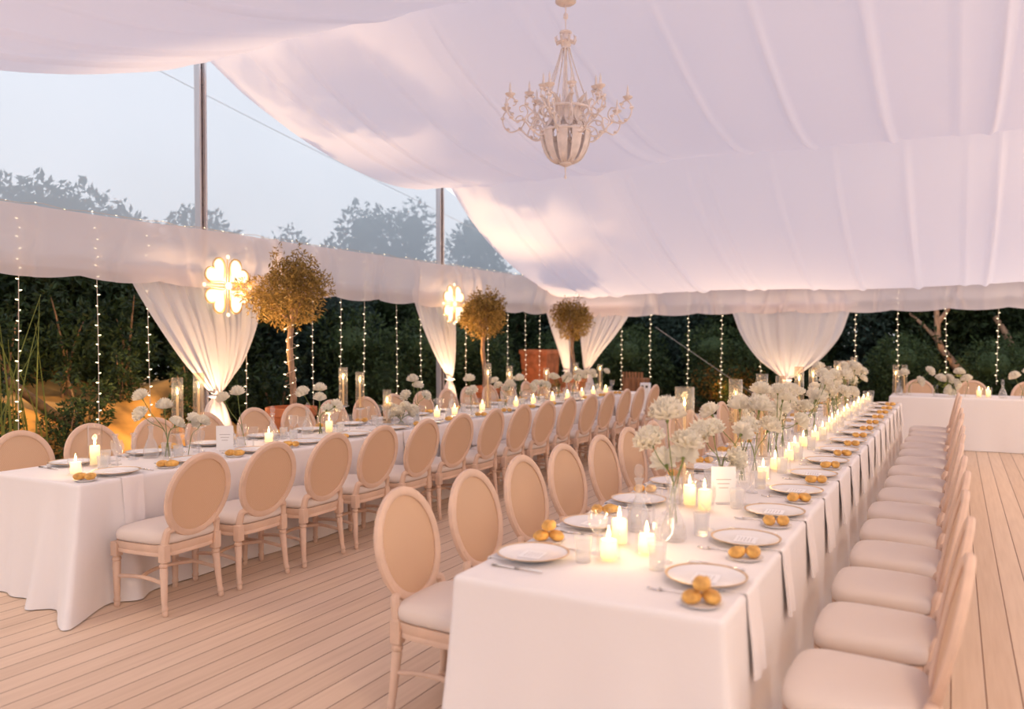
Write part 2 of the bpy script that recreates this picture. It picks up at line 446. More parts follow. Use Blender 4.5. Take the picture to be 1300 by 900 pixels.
# --- valances
vr = random.Random(11)
def valance(name, a, b, axis, ztop, zbot, seed, label, slope=0.0):
    L = b - a
    fr = [(vr.uniform(0, L), vr.uniform(0.015, 0.07), vr.uniform(0.024, 0.075), vr.uniform(-0.22, 0.22)) for _ in range(int(L * 3.4))]
    hang = [a + k * 0.93 for k in range(int(L / 0.93) + 2)]
    nu, nv = int(L / 0.035), 14
    def fn(u, v):
        s = L * u
        off = 0.0
        for (c, am, w, sl) in fr:
            k = (s - c - sl * v) / w
            if abs(k) < 3: off += am * math.exp(-k * k)
        sc = (s / 0.93) % 1.0
        zb = zbot + slope * u + 0.045 * (2 * abs(sc - 0.5)) ** 2 + 0.03 * noise.noise(Vector((s * 0.4, seed, 0)))
        zt_ = ztop + 0.012 * noise.noise(Vector((s * 0.7, seed, 4)))
        z = zt_ + (zb - zt_) * v
        belly = 0.05 * math.sin(PI * min(1, v * 1.45)) if v < 0.69 else 0.0
        belly2 = 0.025 * math.sin(PI * (v - 0.69) / 0.5) if v >= 0.69 else 0
        o = 0.02 + off * (0.5 + 0.5 * v) + belly + belly2 + 0.012 * noise.noise(Vector((s * 2.2, v * 3, seed)))
        if axis == 'y': return (XL + o, a + s, z)
        return (a + s, YB - o, z)
    m = MB(); m.grid(fn, nu, nv)
    o = m.build(name, M['valance'], angle=None)
    return tag(o, label, 'valance')
valance('fabric_valance', 0.2, YB - 0.06, 'y', 2.885, 2.26, 1.0, 'blush white cloth valance gathered along the garden wall', slope=-0.16)
valance('fabric_valance', XL + 0.08, XR, 'x', 2.80, 2.10, 2.0, 'blush white cloth valance gathered along the back wall', slope=0.07)

# --- tied curtains
def curtain(prof_l, prof_r, tie, axis, plane, folds, seed, label, tail=0.34, name='tied_curtain'):
    """prof: list of (s,z) top to tie on both sides; s runs along the wall. Below the tie the cloth fans to the floor."""
    r = empty(name, (plane, tie[0], 0) if axis == 'y' else (tie[0], plane, 0))
    tag(r, label, 'curtain')
    A = spline([(s, 0, z) for s, z in prof_l], 8); B = spline([(s, 0, z) for s, z in prof_r], 8)
    nv = min(len(A), len(B)) - 1; nu = 96
    sign = 1 if axis == 'y' else -1
    def P(s, o, z):
        return (o * 1.0, s - tie[0], z) if axis == 'y' else (s - tie[0], -o, z)
    cr_ = random.Random(seed)
    ph = [cr_.uniform(0, 6.28) for _ in range(6)]
    def fold(u, v):
        amp = 0.03 + 0.05 * v * (1 - 0.35 * v)
        return amp * (math.sin(u * folds * 2 * PI + ph[0]) * 0.6 + math.sin(u * folds * 1.37 * 2 * PI + ph[1]) * 0.35 + 0.3 * math.sin(u * folds * 2.3 * 2 * PI + ph[2]))
    def fn(u, v):
        i = int(round(v * nv)); a, b = A[i], B[i]
        s = a.x + (b.x - a.x) * u; z = a.z + (b.z - a.z) * u
        edge = math.sin(PI * u)
        sag = -0.16 * v * (1 - v) * 2 * edge
        o = fold(u, v) * (1 - 0.45 * v) + 0.10 * math.sin(PI * v) * edge + 0.07 * v
        return P(s, o, z + sag)
    m = MB(); m.grid(fn, nu, nv)
    m.build('drape', M['drape'], r, angle=None)
    # tail below the tie
    def ft(u, v):
        z = tie[1] - 0.02 - (tie[1] - 0.03) * v
        w = 0.055 + (tail - 0.055) * (v ** 0.6)
        a = 2 * PI * u
        rr = w * (1 + 0.22 * math.sin(7 * a + ph[3]) * (0.4 + 0.6 * v))
        return P(tie[0] + rr * math.sin(a), 0.075 + rr * 0.42 * math.cos(a), z)
    m = MB(); m.grid(ft, 72, 10)
    m.build('tail', M['drape'], r, angle=None)
    m = MB()
    pts = [P(tie[0] + 0.085 * math.sin(a), 0.075 + 0.07 * math.cos(a), tie[1]) for a in [2 * PI * k / 16 for k in range(17)]]
    m.tube(pts, 0.016, 8, False)
    m.build('tie_band', M['napkin'], r)
    return r
curtain([(5.46, 2.42), (5.55, 2.2), (5.80, 1.82), (6.12, 1.40), (6.42, 1.08), (6.52, 0.98)],
        [(7.36, 2.42), (7.34, 2.2), (7.26, 1.82), (7.02, 1.36), (6.74, 1.08), (6.62, 0.98)],
        (6.57, 0.95), 'y', XL - 0.10, 7, 1, 'wide sheer curtain under the heart lamp, tied at the tall silvery pole')
curtain([(10.60, 2.42), (10.66, 2.2), (10.86, 1.82), (11.18, 1.36), (11.46, 1.05), (11.52, 0.95)],
        [(11.92, 2.42), (11.90, 2.2), (11.84, 1.82), (11.76, 1.36), (11.66, 1.05), (11.62, 0.95)],
        (11.57, 0.93), 'y', XL - 0.10, 6, 2, 'narrower sheer curtain tied at the second pole of the garden wall', tail=0.3)
curtain([(15.3, 2.42), (15.4, 2.15), (15.66, 1.75), (15.98, 1.35), (16.22, 1.0), (16.28, 0.92)],
        [(16.55, 2.42), (16.55, 2.15), (16.53, 1.75), (16.47, 1.35), (16.42, 1.0), (16.38, 0.92)],
        (16.33, 0.90), 'y', XL - 0.10, 5, 4, 'sheer curtain on the garden side of the tent corner, glowing', tail=0.28)
curtain([(-7.52, 2.42), (-7.52, 2.15), (-7.50, 1.75), (-7.44, 1.35), (-7.38, 1.0), (-7.34, 0.92)],
        [(-6.20, 2.42), (-6.32, 2.12), (-6.62, 1.70), (-6.96, 1.30), (-7.18, 1.0), (-7.24, 0.92)],
        (-7.29, 0.90), 'x', YB + 0.03, 6, 5, 'sheer curtain on the back wall side of the tent corner, swept aside', tail=0.28)
curtain([(-4.12, 2.35), (-4.02, 2.1), (-3.84, 1.66), (-3.52, 1.22), (-3.14, 0.92), (-2.99, 0.82)],
        [(-1.72, 2.35), (-1.80, 2.1), (-1.96, 1.66), (-2.30, 1.22), (-2.70, 0.92), (-2.86, 0.82)],
        (-2.93, 0.80), 'x', YB + 0.03, 6, 6, 'sheer curtain tied back in the middle of the back wall', tail=0.34)

# ------------------------------------------------------------------ chairs
def make_chair():
    root = empty('dining_chair')
    def outline(sc, z, n=40):
        pts = []
        for j in range(n):
            a = 2 * PI * j / n
            c, s_ = math.cos(a), math.sin(a)
            e = 0.42
            px = math.copysign(abs(c) ** e, c); py = math.copysign(abs(s_) ** e, s_)
            hw = 0.225 + 0.03 * (py + 1) / 2
            yy = py * 0.225 + 0.012 * (1 - px * px) * (1 if py > 0 else 0)
            pts.append((px * hw * sc, yy * sc, z))
        return pts
    m = MB(); m.loops([outline(0.93, .415), outline(0.985, .425), outline(1.0, .445), outline(0.985, .468), outline(0.93, .484), outline(0.78, .495), outline(0.5, .503), outline(0.15, .506)], True, True)
    m.build('seat_cushion', M['cushion'], root, angle=60)
    m = MB(); m.loops([outline(0.90, .345), outline(0.955, .345), outline(0.965, .36), outline(0.95, .368), outline(0.965, .376), outline(0.985, .398), outline(0.985, .414), outline(0.9, .4145)], True, True)
    m.build('seat_rail', M['wood'], root)
    prof = [(.013, 0), (.017, .004), (.019, .022), (.0165, .03), (.0205, .036), (.0205, .05), (.0165, .056), (.0185, .08), (.0245, .275), (.020, .281), (.027, .288), (.027, .30), (.021, .306), (.024, .315)]
    for sx in (-1, 1):
        m = MB(); m.lathe(prof, 12, (sx * .215, .195, 0)); m.bbox(sx * .215 - .026, sx * .215 + .026, .169, .221, .312, .402, .004)
        m.build('leg', M['wood'], root)
        # back leg, splayed outwards and back
        m = MB()
        pts = []; rads = []
        for r_, z in prof:
            k = 1 - z / .315
            pts.append((sx * (.195 + .018 * k), -.195 - .03 * k * k, z)); rads.append(r_ * 0.95)
        m.tube(pts, rads, 10)
        m.bbox(sx * .193 - .025, sx * .193 + .025, -.222, -.170, .312, .42, .004)
        m.build('leg', M['wood'], root)
    # oval back, leaning
    tilt = R(12.5); c = Vector((0, -.268, .695)); A_, B_ = .222, .241
    U = Vector((1, 0, 0)); V = Vector((0, -math.sin(tilt), math.cos(tilt))); W = U.cross(V)
    def bp(a, f=1.0, d=0.0):
        p = c + U * (A_ * f * math.cos(a)) + V * (B_ * f * math.sin(a))
        return p + W * (d + 0.022 * (1 - (math.cos(a) * f) ** 2) * 0)
    m = MB()
    n = 40; sec = [(-.021, -.009), (-.015, -.015), (.003, -.018), (.019, -.012), (.022, .003), (.015, .014), (-.003, .016), (-.019, .010)]
    loops = []
    for i in range(n):
        a = 2 * PI * i / n
        ctr = bp(a); rad = (U * (math.cos(a) / A_) + V * (math.sin(a) / B_)).normalized()
        loops.append([ctr + rad * s0 + W * s1 for s0, s1 in sec])
    loops.append(loops[0])
    m.loops(loops)
    for sx in (-1, 1):     # stiles sweeping from the back legs into the oval
        a = R(-52)
        e0 = bp(a); e1 = bp(R(-30))
        pts = spline([(sx * .193, -.196, .40), (sx * .190, -.204, .45), (sx * .183, -.216, .50), (sx * e0.x * 1.13, e0.y, e0.z), (sx * e1.x, e1.y + .002, e1.z)], 4)
        m.tube(pts, [.024 - .006 * k / (len(pts) - 1) for k in range(len(pts))], 8)
    m.build('back_frame', M['wood'], root)
    m = MB()
    def cring(u, d):
        return [c + U * (A_ * .93 * u * math.cos(2 * PI * k / 36)) + V * (B_ * .93 * u * math.sin(2 * PI * k / 36)) + W * (d - 0.012 * (1 - u * u)) for k in range(36)]
    m.loops([cring(.02, .004), cring(.3, .004), cring(.6, .004), cring(.85, .004), cring(1, .004), cring(1, -.002), cring(.85, -.002), cring(.6, -.002), cring(.3, -.002), cring(.02, -.002)], True, True)
    m.build('cane_panel', M['cane'], root, angle=60)
    # stretchers
    for sx in (-1, 1):
        pts = spline([(sx * .215, .185, .19), (sx * .200, .06, .20), (sx * .194, -.06, .20), (sx * .200, -.195, .188)], 5)
        m = MB(); m.tube(pts, .012, 8); m.build('stretcher', M['wood'], root)
    pts = spline([(-.197, .0, .20), (-.10, .05, .203), (0, .065, .204), (.10, .05, .203), (.197, .0, .20)], 4)
    m = MB(); m.tube(pts, .012, 8); m.build('stretcher', M['wood'], root)
    return root
chair0 = make_chair(); used = [False]
def place_chair(x, y, rz, label, group):
    if used[0]: o = copy_tree(chair0)
    else: o = chair0; used[0] = True
    o.location = (x, y, 0); o.rotation_euler = (0, 0, rz)
    tag(o, label, 'chair', group)
    return o
jr = random.Random(21)
for i in range(15):   # front table, deck side: faces -x
    place_chair(-0.262 + jr.uniform(-.012, .012), 2.92 + i * 0.612, PI / 2 + jr.uniform(-.025, .025),
                f'oval-back cane chair, {ORD[i]} from the front end on the deck side of the front table', 'chairs on the deck side of the front table')
for i in range(16):
    place_chair(-1.905 + jr.uniform(-.02, .02), 2.98 + i * 0.57, -PI / 2 + jr.uniform(-.04, .04),
                f'oval-back cane chair, {ORD[i]} from the front end on the aisle side of the front table', 'chairs on the aisle side of the front table')
def gx(y): return 0.010 * (y - 3.0)      # slight skew of the garden table
for i in range(15):
    y = 3.30 + i * 0.577
    place_chair(-4.285 + gx(y) + jr.uniform(-.015, .015), y, PI / 2 + jr.uniform(-.04, .04),
                f'oval-back cane chair, {ORD[i]} from the front end on the aisle side of the garden table', 'chairs on the aisle side of the garden table')
for i in range(16):
    y = 3.42 + i * 0.565
    place_chair(-5.80 + gx(y) + jr.uniform(-.02, .02), y, -PI / 2 + jr.uniform(-.05, .05),
                f'oval-back cane chair, {ORD[i]} from the front end on the garden side of the garden table', 'chairs on the garden side of the garden table')
for i in range(4):
    place_chair(-0.52 + i * 0.78, 14.75, PI + jr.uniform(-.05, .05),
                f'oval-back cane chair behind the cross table, {ORD[i]} from its end beside the front table', 'chairs behind the cross table')

# ------------------------------------------------------------------ tablecloths
TZ = 0.76
def tablecloth(x0, x1, y0, y1, seed, label, flare, skew=0.0):
    cr_ = random.Random(seed)
    per = []; rc = 0.018; step = 0.03
    def seg(ax, ay, bx, by):
        L = math.hypot(bx - ax, by - ay); n = max(2, int(L / step))
        for k in range(n):
            t = k / n; per.append((ax + (bx - ax) * t, ay + (by - ay) * t, (by - ay) / L, -(bx - ax) / L))
    def corner(cx, cy, a0):
        for k in range(6):
            a = a0 + PI / 2 * k / 6; per.append((cx + rc * math.cos(a), cy + rc * math.sin(a), math.cos(a), math.sin(a)))
    seg(x0 + rc, y0, x1 - rc, y0); corner(x1 - rc, y0 + rc, -PI / 2)
    seg(x1, y0 + rc, x1, y1 - rc); corner(x1 - rc, y1 - rc, 0)
    seg(x1 - rc, y1, x0 + rc, y1); corner(x0 + rc, y1 - rc, PI / 2)
    seg(x0, y1 - rc, x0, y0 + rc); corner(x0 + rc, y0 + rc, PI)
    cs = [(x0, y0), (x1, y0), (x1, y1), (x0, y1)]
    ph = [cr_.uniform(0, 6.28) for _ in range(8)]
    rows = [0, 0.02, 0.06, 0.15, 0.3, 0.45, 0.6, 0.75, 0.88, 1.0]
    loops = []
    bev = 0.012
    loops.append([(px - nx * bev, py - ny * bev, TZ) for px, py, nx, ny in per])
    loops.append([(px - nx * bev * .3, py - ny * bev * .3, TZ - bev * .3) for px, py, nx, ny in per])
    acc = []; s = 0
    for i, p in enumerate(per):
        acc.append(s); q = per[(i + 1) % len(per)]; s += math.hypot(q[0] - p[0], q[1] - p[1])
    for t in rows:
        l = []
        for i, (px, py, nx, ny) in enumerate(per):
            w = 0.5 + 0.5 * math.sin(acc[i] * 5.3 + ph[0] + 1.3 * math.sin(acc[i] * 1.1 + ph[1]))
            w2 = 0.5 + 0.5 * math.sin(acc[i] * 13.0 + ph[2] + 2 * math.sin(acc[i] * 0.9 + ph[3]))
            off = 0.004 + (t ** 1.4) * (0.028 * w + 0.012 * w2)
            cx_, cy_, zdrop = 0, 0, 0
            for ci, (cx, cy) in enumerate(cs):
                d = math.hypot(px - cx, py - cy)
                if d < 0.7:
                    f = flare[ci] * (t ** 1.2) * math.exp(-(d / 0.13) ** 2)
                    f2 = flare[ci] * 0.35 * (t ** 1.3) * math.exp(-((d - 0.30) / 0.10) ** 2) - flare[ci] * 0.12 * t * math.exp(-((d - 0.19) / 0.06) ** 2)
                    dx, dy = (1 if ci in (1, 2) else -1), (1 if ci in (2, 3) else -1)
                    cx_ += f * dx * .7; cy_ += f * dy * .7
                    off += max(f2, -off * 0.9) if f2 < 0 else f2
            z = TZ - bev - (TZ - bev - 0.008) * t
            if t == 1.0: z = 0.006
            l.append((px + nx * off + cx_, py + ny * off + cy_, z))
        loops.append(l)
    m = MB(); m.loops(loops)
    # top face split in strips so that shading stays flat
    top = loops[0]
    m.add(top, [tuple(range(len(top)))])
    o = m.build('tablecloth', M['linen'], angle=50)
    if skew:
        for v in o.data.vertices: v.co.x += skew * (v.co.y - 3.0)
    return tag(o, label, 'tablecloth')
tablecloth(-1.62, -0.62, 2.475, 12.0, 5, 'white floor-length cloth on the front table, its bare end facing us', (0.05, 0.10, 0.03, 0.03))
tablecloth(-5.50, -4.57, 2.915, 12.5, 6, 'white floor-length cloth on the garden table, corner trailing on the deck', (0.10, 0.34, 0.05, 0.05), skew=0.010)
tablecloth(-0.86, 3.6, 13.35, 14.30, 8, 'white floor-length cloth on the cross table at the back', (0.03, 0.03, 0.03, 0.03))

# ------------------------------------------------------------------ table settings
SPOTS = []
def find_spot(x, y, r, reach=.16):
    def ok(px, py): return all((px - a) ** 2 + (py - b_) ** 2 >= (r + c_ + .003) ** 2 for a, b_, c_ in SPOTS)
    best = (x, y)
    if not ok(x, y):
        done = False
        for k in range(1, 17):
            for j in range(16):
                a = 2 * PI * j / 16 + k * .2
                px, py = x + reach * k / 16 * math.cos(a), y + reach * k / 16 * math.sin(a)
                if ok(px, py): best = (px, py); done = True; break
            if done: break
    SPOTS.append((best[0], best[1], r))
    return best
LATER = []
def charger_meshes():
    a = MB(); a.lathe([(0.0, 0.008), (.085, .008), (.10, .011), (.137, .019), (.1375, .017), (.10, .006), (.09, .0), (.0, .0)], 40, cap0=False, cap1=False)
    b = MB(); b.lathe([(.1372, .0165), (.1400, .017), (.146, .0205), (.1465, .022), (.139, .0212), (.1372, .0195)], 40, cap0=False, cap1=False)
    return a.mesh('charger_plate', M['china'], angle=30), b.mesh('gold_rim', M['gold'], angle=30)
ME_charger, ME_rim = charger_meshes()
b = MB(); b.lathe([(0, .006), (.048, .006), (.07, .013), (.0715, .0125), (.05, .0), (0, .0)], 28, cap0=False, cap1=False)
ME_bread = b.mesh('bread_plate', M['china'], angle=30)
ME_roll = []
for k in range(4):
    b = MB(); kr = random.Random(k + 40)
    b.ellipsoid((0, 0, 0), (.047, .029, .0235), 16, 10)
    ph = kr.uniform(0, 6)
    b.v = [(x * (1 + .08 * math.sin(7 * y / .03 + ph)), y * (1 + .12 * noise.noise(Vector((x * 40, y * 40, z * 40 + k)))), max(-.019, z * (1 + .15 * noise.noise(Vector((x * 30 + k, y * 30, z * 30)))) - (.004 if abs(y) < .006 and z > 0 else 0))) for x, y, z in b.v]
    ME_roll.append(b.mesh('bread_roll', M['crust'], angle=None))
def goblet_mesh(h=0.17, r=0.04, bowl=0.085):
    b = MB(); zb = h - bowl
    b.lathe([(0.0, 0.0), (.034, 0), (.034, .003), (.012, .008), (.0055, .02), (.0065, zb * .5), (.005, zb - .008), (.012, zb), (r * .82, zb + bowl * .28), (r, zb + bowl * .62), (r * .94, h)], 20, cap0=True, cap1=False)
    return b.mesh('goblet', M['crystal'], angle=50)
ME_goblet = goblet_mesh(); ME_wine = goblet_mesh(0.20, 0.042, 0.10)
b = MB(); b.lathe([(0, 0), (.029, 0), (.031, .006), (.031, .05), (.036, .10), (.0355, .10), (.030, .05), (.029, .012), (0, .011)], 24, cap0=False, cap1=False)
ME_tumbler = b.mesh('tumbler', M['frosted'], angle=40)
def fork_mesh():
    b = MB()
    pts = [(0, -.095, .004), (0, -.05, .004), (0, 0, .006), (0, .04, .006), (0, .055, .004)]
    b.tube(pts, [.0055, .005, .003, .0035, .009], 8, flat=0.35)
    for k in (-1, 0, 1): b.tube([(k * .0065, .05, .004), (k * .007, .075, .002), (k * .0065, .098, .006)], [.0022, .002, .001], 6)
    return b.mesh('fork', M['steel'])
def knife_mesh():
    b = MB(); b.tube([(0, -.11, .004), (0, -.04, .005), (0, -.01, .004)], [.005, .0055, .0045], 8, flat=0.6)
    b.tube([(0, -.012, .004), (.001, .05, .004), (.002, .095, .004), (0, .11, .004)], [.005, .009, .008, .001], 8, flat=0.16)
    return b.mesh('knife', M['steel'])
ME_fork, ME_knife = fork_mesh(), knife_mesh()
def napkin_mesh(d_edge, drop, w=0.15, seed=0, inner=0.02):
    """local: +x points to the diner; strip lies over the plate, runs to the cloth edge at x=d_edge and hangs down"""
    kr = random.Random(seed); th = 0.008
    th = 0.005
    path = [(-inner, .0062), (0.03, .0062), (.09, .0062), (.135, .0062), (d_edge - .012, .0062), (d_edge + .004, .0055), (d_edge + .0115, -.003), (d_edge + .0135, -.02), (d_edge + .016, -.06), (d_edge + .021, -.11), (d_edge + .028, -.17), (d_edge + .038, -drop)]
    ph = kr.uniform(0, 6); sp_ = spline([(p[0], 0, p[1]) for p in path], 3); loops = []
    for i, p in enumerate(sp_):
        q = sp_[min(i + 1, len(sp_) - 1)] - sp_[max(i - 1, 0)]; q.normalize()
        nrm = Vector((-q.z, 0, q.x))
        hang = max(0, (i / (len(sp_) - 1) - .6) / .4)
        l = []
        ks = [k / 8 for k in range(9)]
        for v in ks:
            yy = (v - .5) * w * (1 - .10 * hang) + .006 * hang * math.sin(ph)
            o_ = .005 * hang * (1 + math.sin(v * 9 + ph))
            l.append((p.x + o_, yy, p.z))
        for v in reversed(ks):
            yy = (v - .5) * w * (1 - .10 * hang) + .006 * hang * math.sin(ph)
            l.append((p.x - nrm.x * th, yy, p.z - nrm.z * th))
        loops.append(l)
    b = MB(); b.loops(loops, True, True)
    return b.mesh('napkin', M['napkin'], angle=50)
ME_nap = {}
ME_menu = None
b = MB(); b.box(-.052, .052, -.045, .045, 0, .0012); ME_menu = b.mesh('menu_card', M['paper'], smooth=False)
b = MB()
for k in range(5): b.box(-.035, .035 - .008 * (k % 2), .030 - k * .014, .0325 - k * .014, .0013, .0016)
ME_ink = b.mesh('text_lines', M['ink'], smooth=False)

def setting(cx, cy, ex, side_dx, bread_dy, tb, phrase, i, sr, detail=True, hang=True, breaddx=0.055):
    """cx,cy plate centre; ex cloth edge x; side_dx +1/-1 direction to the diner"""
    rz = 0 if side_dx > 0 else PI
    tab = tb
    p = link_mesh('charger_plate', ME_charger, None, (cx, cy, TZ + .0072))
    tag(p, f'white charger plate with gold rim, {phrase}', 'plate', f'charger plates on {tab}')
    link_mesh('gold_rim', ME_rim, p)
    SPOTS.append((cx, cy, .148)); SPOTS.append((cx + side_dx * breaddx, cy + bread_dy, .074))
    key = round(abs(ex - cx), 3)
    if (key, i % 3) not in ME_nap: ME_nap[(key, i % 3)] = napkin_mesh(abs(ex - cx), sr.uniform(.26, .30), seed=i % 3)
    o = link_mesh('napkin', ME_nap[(key, i % 3)], None, (cx, cy, TZ), rz + sr.uniform(-.02, .02))
    tag(o, f'white napkin over the table edge, {phrase}', 'napkin', f'napkins on {tab}')
    o = link_mesh('menu_card', ME_menu, None, (cx, cy + sr.uniform(-.006, .006), TZ + .0425), PI / 2 * side_dx + sr.uniform(-.1, .1))
    o.location.z = TZ + .0160
    tag(o, f'printed white card on the plate, {phrase}', 'card', f'menu cards on {tab}')
    link_mesh('text_lines', ME_ink, o)
    bx, by = cx + side_dx * breaddx, cy + bread_dy
    o = link_mesh('bread_plate', ME_bread, None, (bx, by, TZ + .001))
    tag(o, f'small white bread plate with rolls, {phrase}', 'plate', f'bread plates on {tab}')
    n = 3 if (tab == 'the front table' and i == 0) else 2
    for k in range(n):
        a = sr.uniform(-.3, .3) + (PI / 2)
        off = (k - .5) * .064 if k < 2 else 0
        px, py = bx + (-.0 if k < 2 else -.004), by + off
        pz = TZ + .0305 if k < 2 else TZ + .073
        # rolls sit side by side across the view
        ca = R(30)
        q = link_mesh('bread_roll', ME_roll[(i + k) % 4], None, (bx + off * math.cos(ca) * 1.0, by + off * math.sin(ca), pz), ca + sr.uniform(-.5, .5) + (PI / 2 if k == 1 and i % 3 == 0 else .9))
        tag(q, f'golden bread roll on small plate, {phrase}', 'bread roll', f'bread rolls, {phrase}')
    for (nm, me, dy, lab) in (('fork', ME_fork, .185, 'fork'), ('knife', ME_knife, -.175, 'knife')):
        s = 1 if nm == 'fork' else 1
        dyy = dy * (1 if bread_dy < 0 else -1)
        if nm == 'knife': dyy = -.172 if bread_dy > 0 else .205; 
        if nm == 'fork': dyy = .172 if bread_dy > 0 else -.178
        fx = cx - side_dx * .02 if nm == 'knife' else cx - side_dx * .06
        o = link_mesh(nm, me, None, (fx, cy + dyy, TZ + .001), PI / 2 * side_dx)
        tag(o, f'silver {lab} beside the charger plate, {phrase}', nm, f'{nm}s on {tab}')
    gxx = cx - side_dx * .205
    LATER.append((gxx + sr.uniform(-.01, .01), cy + .05 + sr.uniform(-.015, .015), gxx + sr.uniform(-.01, .01), cy + .16 + sr.uniform(-.012, .012), i, phrase, tab))
def place_glasses():
    for (x1, y1, x2, y2, i, phrase, tab) in LATER:
        x1, y1 = find_spot(x1, y1, .038)
        o = link_mesh('water_tumbler', ME_tumbler, None, (x1, y1, TZ + .001))
        tag(o, f'ribbed glass tumbler behind the plate, {phrase}', 'glass', f'tumblers on {tab}')
        x2, y2 = find_spot(x2, y2, .045)
        o = link_mesh('wine_goblet', ME_wine if i % 2 else ME_goblet, None, (x2, y2, TZ + .001))
        tag(o, f'cut crystal goblet behind the plate, {phrase}', 'glass', f'goblets on {tab}')
sr = random.Random(77)
for i in range(15):
    setting(-0.775, 2.845 + i * 0.625, -0.62, 1, -0.255, 'the front table', f'{ORD[i]} place from the front, front table deck side', i, sr)
for i in range(15):
    setting(-1.465, 2.82 + i * 0.61, -1.62, -1, 0.255, 'the front table', f'{ORD[i]} place from the front, front table aisle side', i, sr)
for i in range(16):
    y = 3.26 + i * 0.577
    setting(-4.725 + gx(y), y, -4.57 + gx(y), 1, -0.245, 'the garden table', f'{ORD[i]} place from the front, garden table aisle side', i, sr)
for i in range(15):
    y = 3.35 + i * 0.577
    setting(-5.345 + gx(y), y, -5.50 + gx(y), -1, 0.245, 'the garden table', f'{ORD[i]} place from the front, garden table garden side', i, sr)

# ------------------------------------------------------------------ candles, vases, flowers
LIGHT_N = [0]
def flame_light(x, y, z, parent, power=1.2):
    l = bpy.data.lights.new('candle_light', 'POINT'); l.energy = power * .62; l.color = (1, .70, .38); l.shadow_soft_size = .02
    o = bpy.data.objects.new('candle_light', l); COL.objects.link(o); o.location = (x, y, z)
    if parent is not None: o.parent = parent
b = MB(); b.lathe([(0.0005, 0), (.0055, .004), (.008, .013), (.0065, .025), (.003, .040), (.0003, .052)], 10); ME_flame = b.mesh('flame', M['flame'])
b = MB(); b.lathe([(.001, 0), (.001, .012)], 6); ME_wick = b.mesh('wick', M['charcoal'])
def pillar_meshes(h):
    b = MB(); b.lathe([(.031, 0), (.032, .003), (.032, h - .006), (.029, h), (.024, h - .004), (0, h - .008)], 22, cap1=False)
    return b.mesh('wax_pillar', M['wax'], angle=40)
def taper_mesh(h):
    b = MB(); b.lathe([(.0095, 0), (.0105, .005), (.009, h - .01), (.004, h)], 12)
    return b.mesh('wax_taper', M['wax'], angle=50)
def cyl_mesh(name, r, h, m, t=.002, base=.012):
    b = MB(); b.lathe([(0, base), (r * .8, base), (r * .96, base * .6), (r * .96, 0), (r, .002), (r, h - .002), (r - t * .5, h), (r - t, h - .002)], 24, cap0=False, cap1=False)
    return b.mesh(name, m, angle=40)
ME_cup = {h: cyl_mesh('glass_cup', .046, h, M['glass']) for h in (.11, .15, .19, .28)}
ME_pil = {h: pillar_meshes(h) for h in (.07, .10, .13)}
ME_tap = {h: taper_mesh(h) for h in (.20, .24, .28, .34, .40, .46)}
ME_chim = {}
def pillar_candle(x, y, ch, wh, label, group, power=0.9):
    x, y = find_spot(x, y, .05)
    r = empty('pillar_candle', (x, y, TZ + .001)); tag(r, label, 'candle', group)
    link_mesh('glass_cup', ME_cup[ch], r)
    w = link_mesh('wax_pillar', ME_pil[wh], r, (0, 0, .0125))
    link_mesh('flame', ME_flame, r, (0, 0, .0125 + wh + .004))
    flame_light(0, 0, .0125 + wh + .03, r, power)
    flame_light(0, 0, .0125 + wh - .022, r, power * .22)  # second light added inside the wax so the pillar glows
    return r
def tall_candle(x, y, top, label, group, wide=.042, lift=.16, power=0.9, amber=True):
    """crystal foot carrying a glass chimney with a taper candle; top = height of the chimney rim above the table"""
    x, y = find_spot(x, y, wide + .014)
    r = empty('hurricane_candle', (x, y, TZ + .001)); tag(r, label, 'candle', group)
    b = MB()
    if lift > .03:
        b.lathe([(0, 0), (.042, 0), (.042, .006), (.016, .014), (.010, .03), (.018, .042), (.010, .055), (.015, lift * .55), (.009, lift * .65), (.018, lift * .82), (.012, lift - .02), (wide + .012, lift - .008), (wide + .012, lift), (0, lift)], 18, cap0=False, cap1=False)
    else:
        b.lathe([(0, 0), (wide + .008, 0), (wide + .008, lift), (0, lift)], 18, cap0=False, cap1=False)
    b.build('stand', M['crystal'], r, angle=40)
    key = (round(top - lift, 2), wide, amber)
    if key not in ME_chim: ME_chim[key] = cyl_mesh('glass_chimney', wide, top - lift - .002, M['amber'] if amber else M['glass'], base=.006)
    link_mesh('glass_chimney', ME_chim[key], r, (0, 0, lift + .001))
    th = min(ME_tap, key=lambda h: abs(h - (top - lift - .13)))
    link_mesh('wax_taper', ME_tap[th], r, (0, 0, lift + .008))
    link_mesh('flame', ME_flame, r, (0, 0, lift + .008 + th + .002))
    flame_light(0, 0, lift + .008 + th + .028, r, power * .8)
    return r
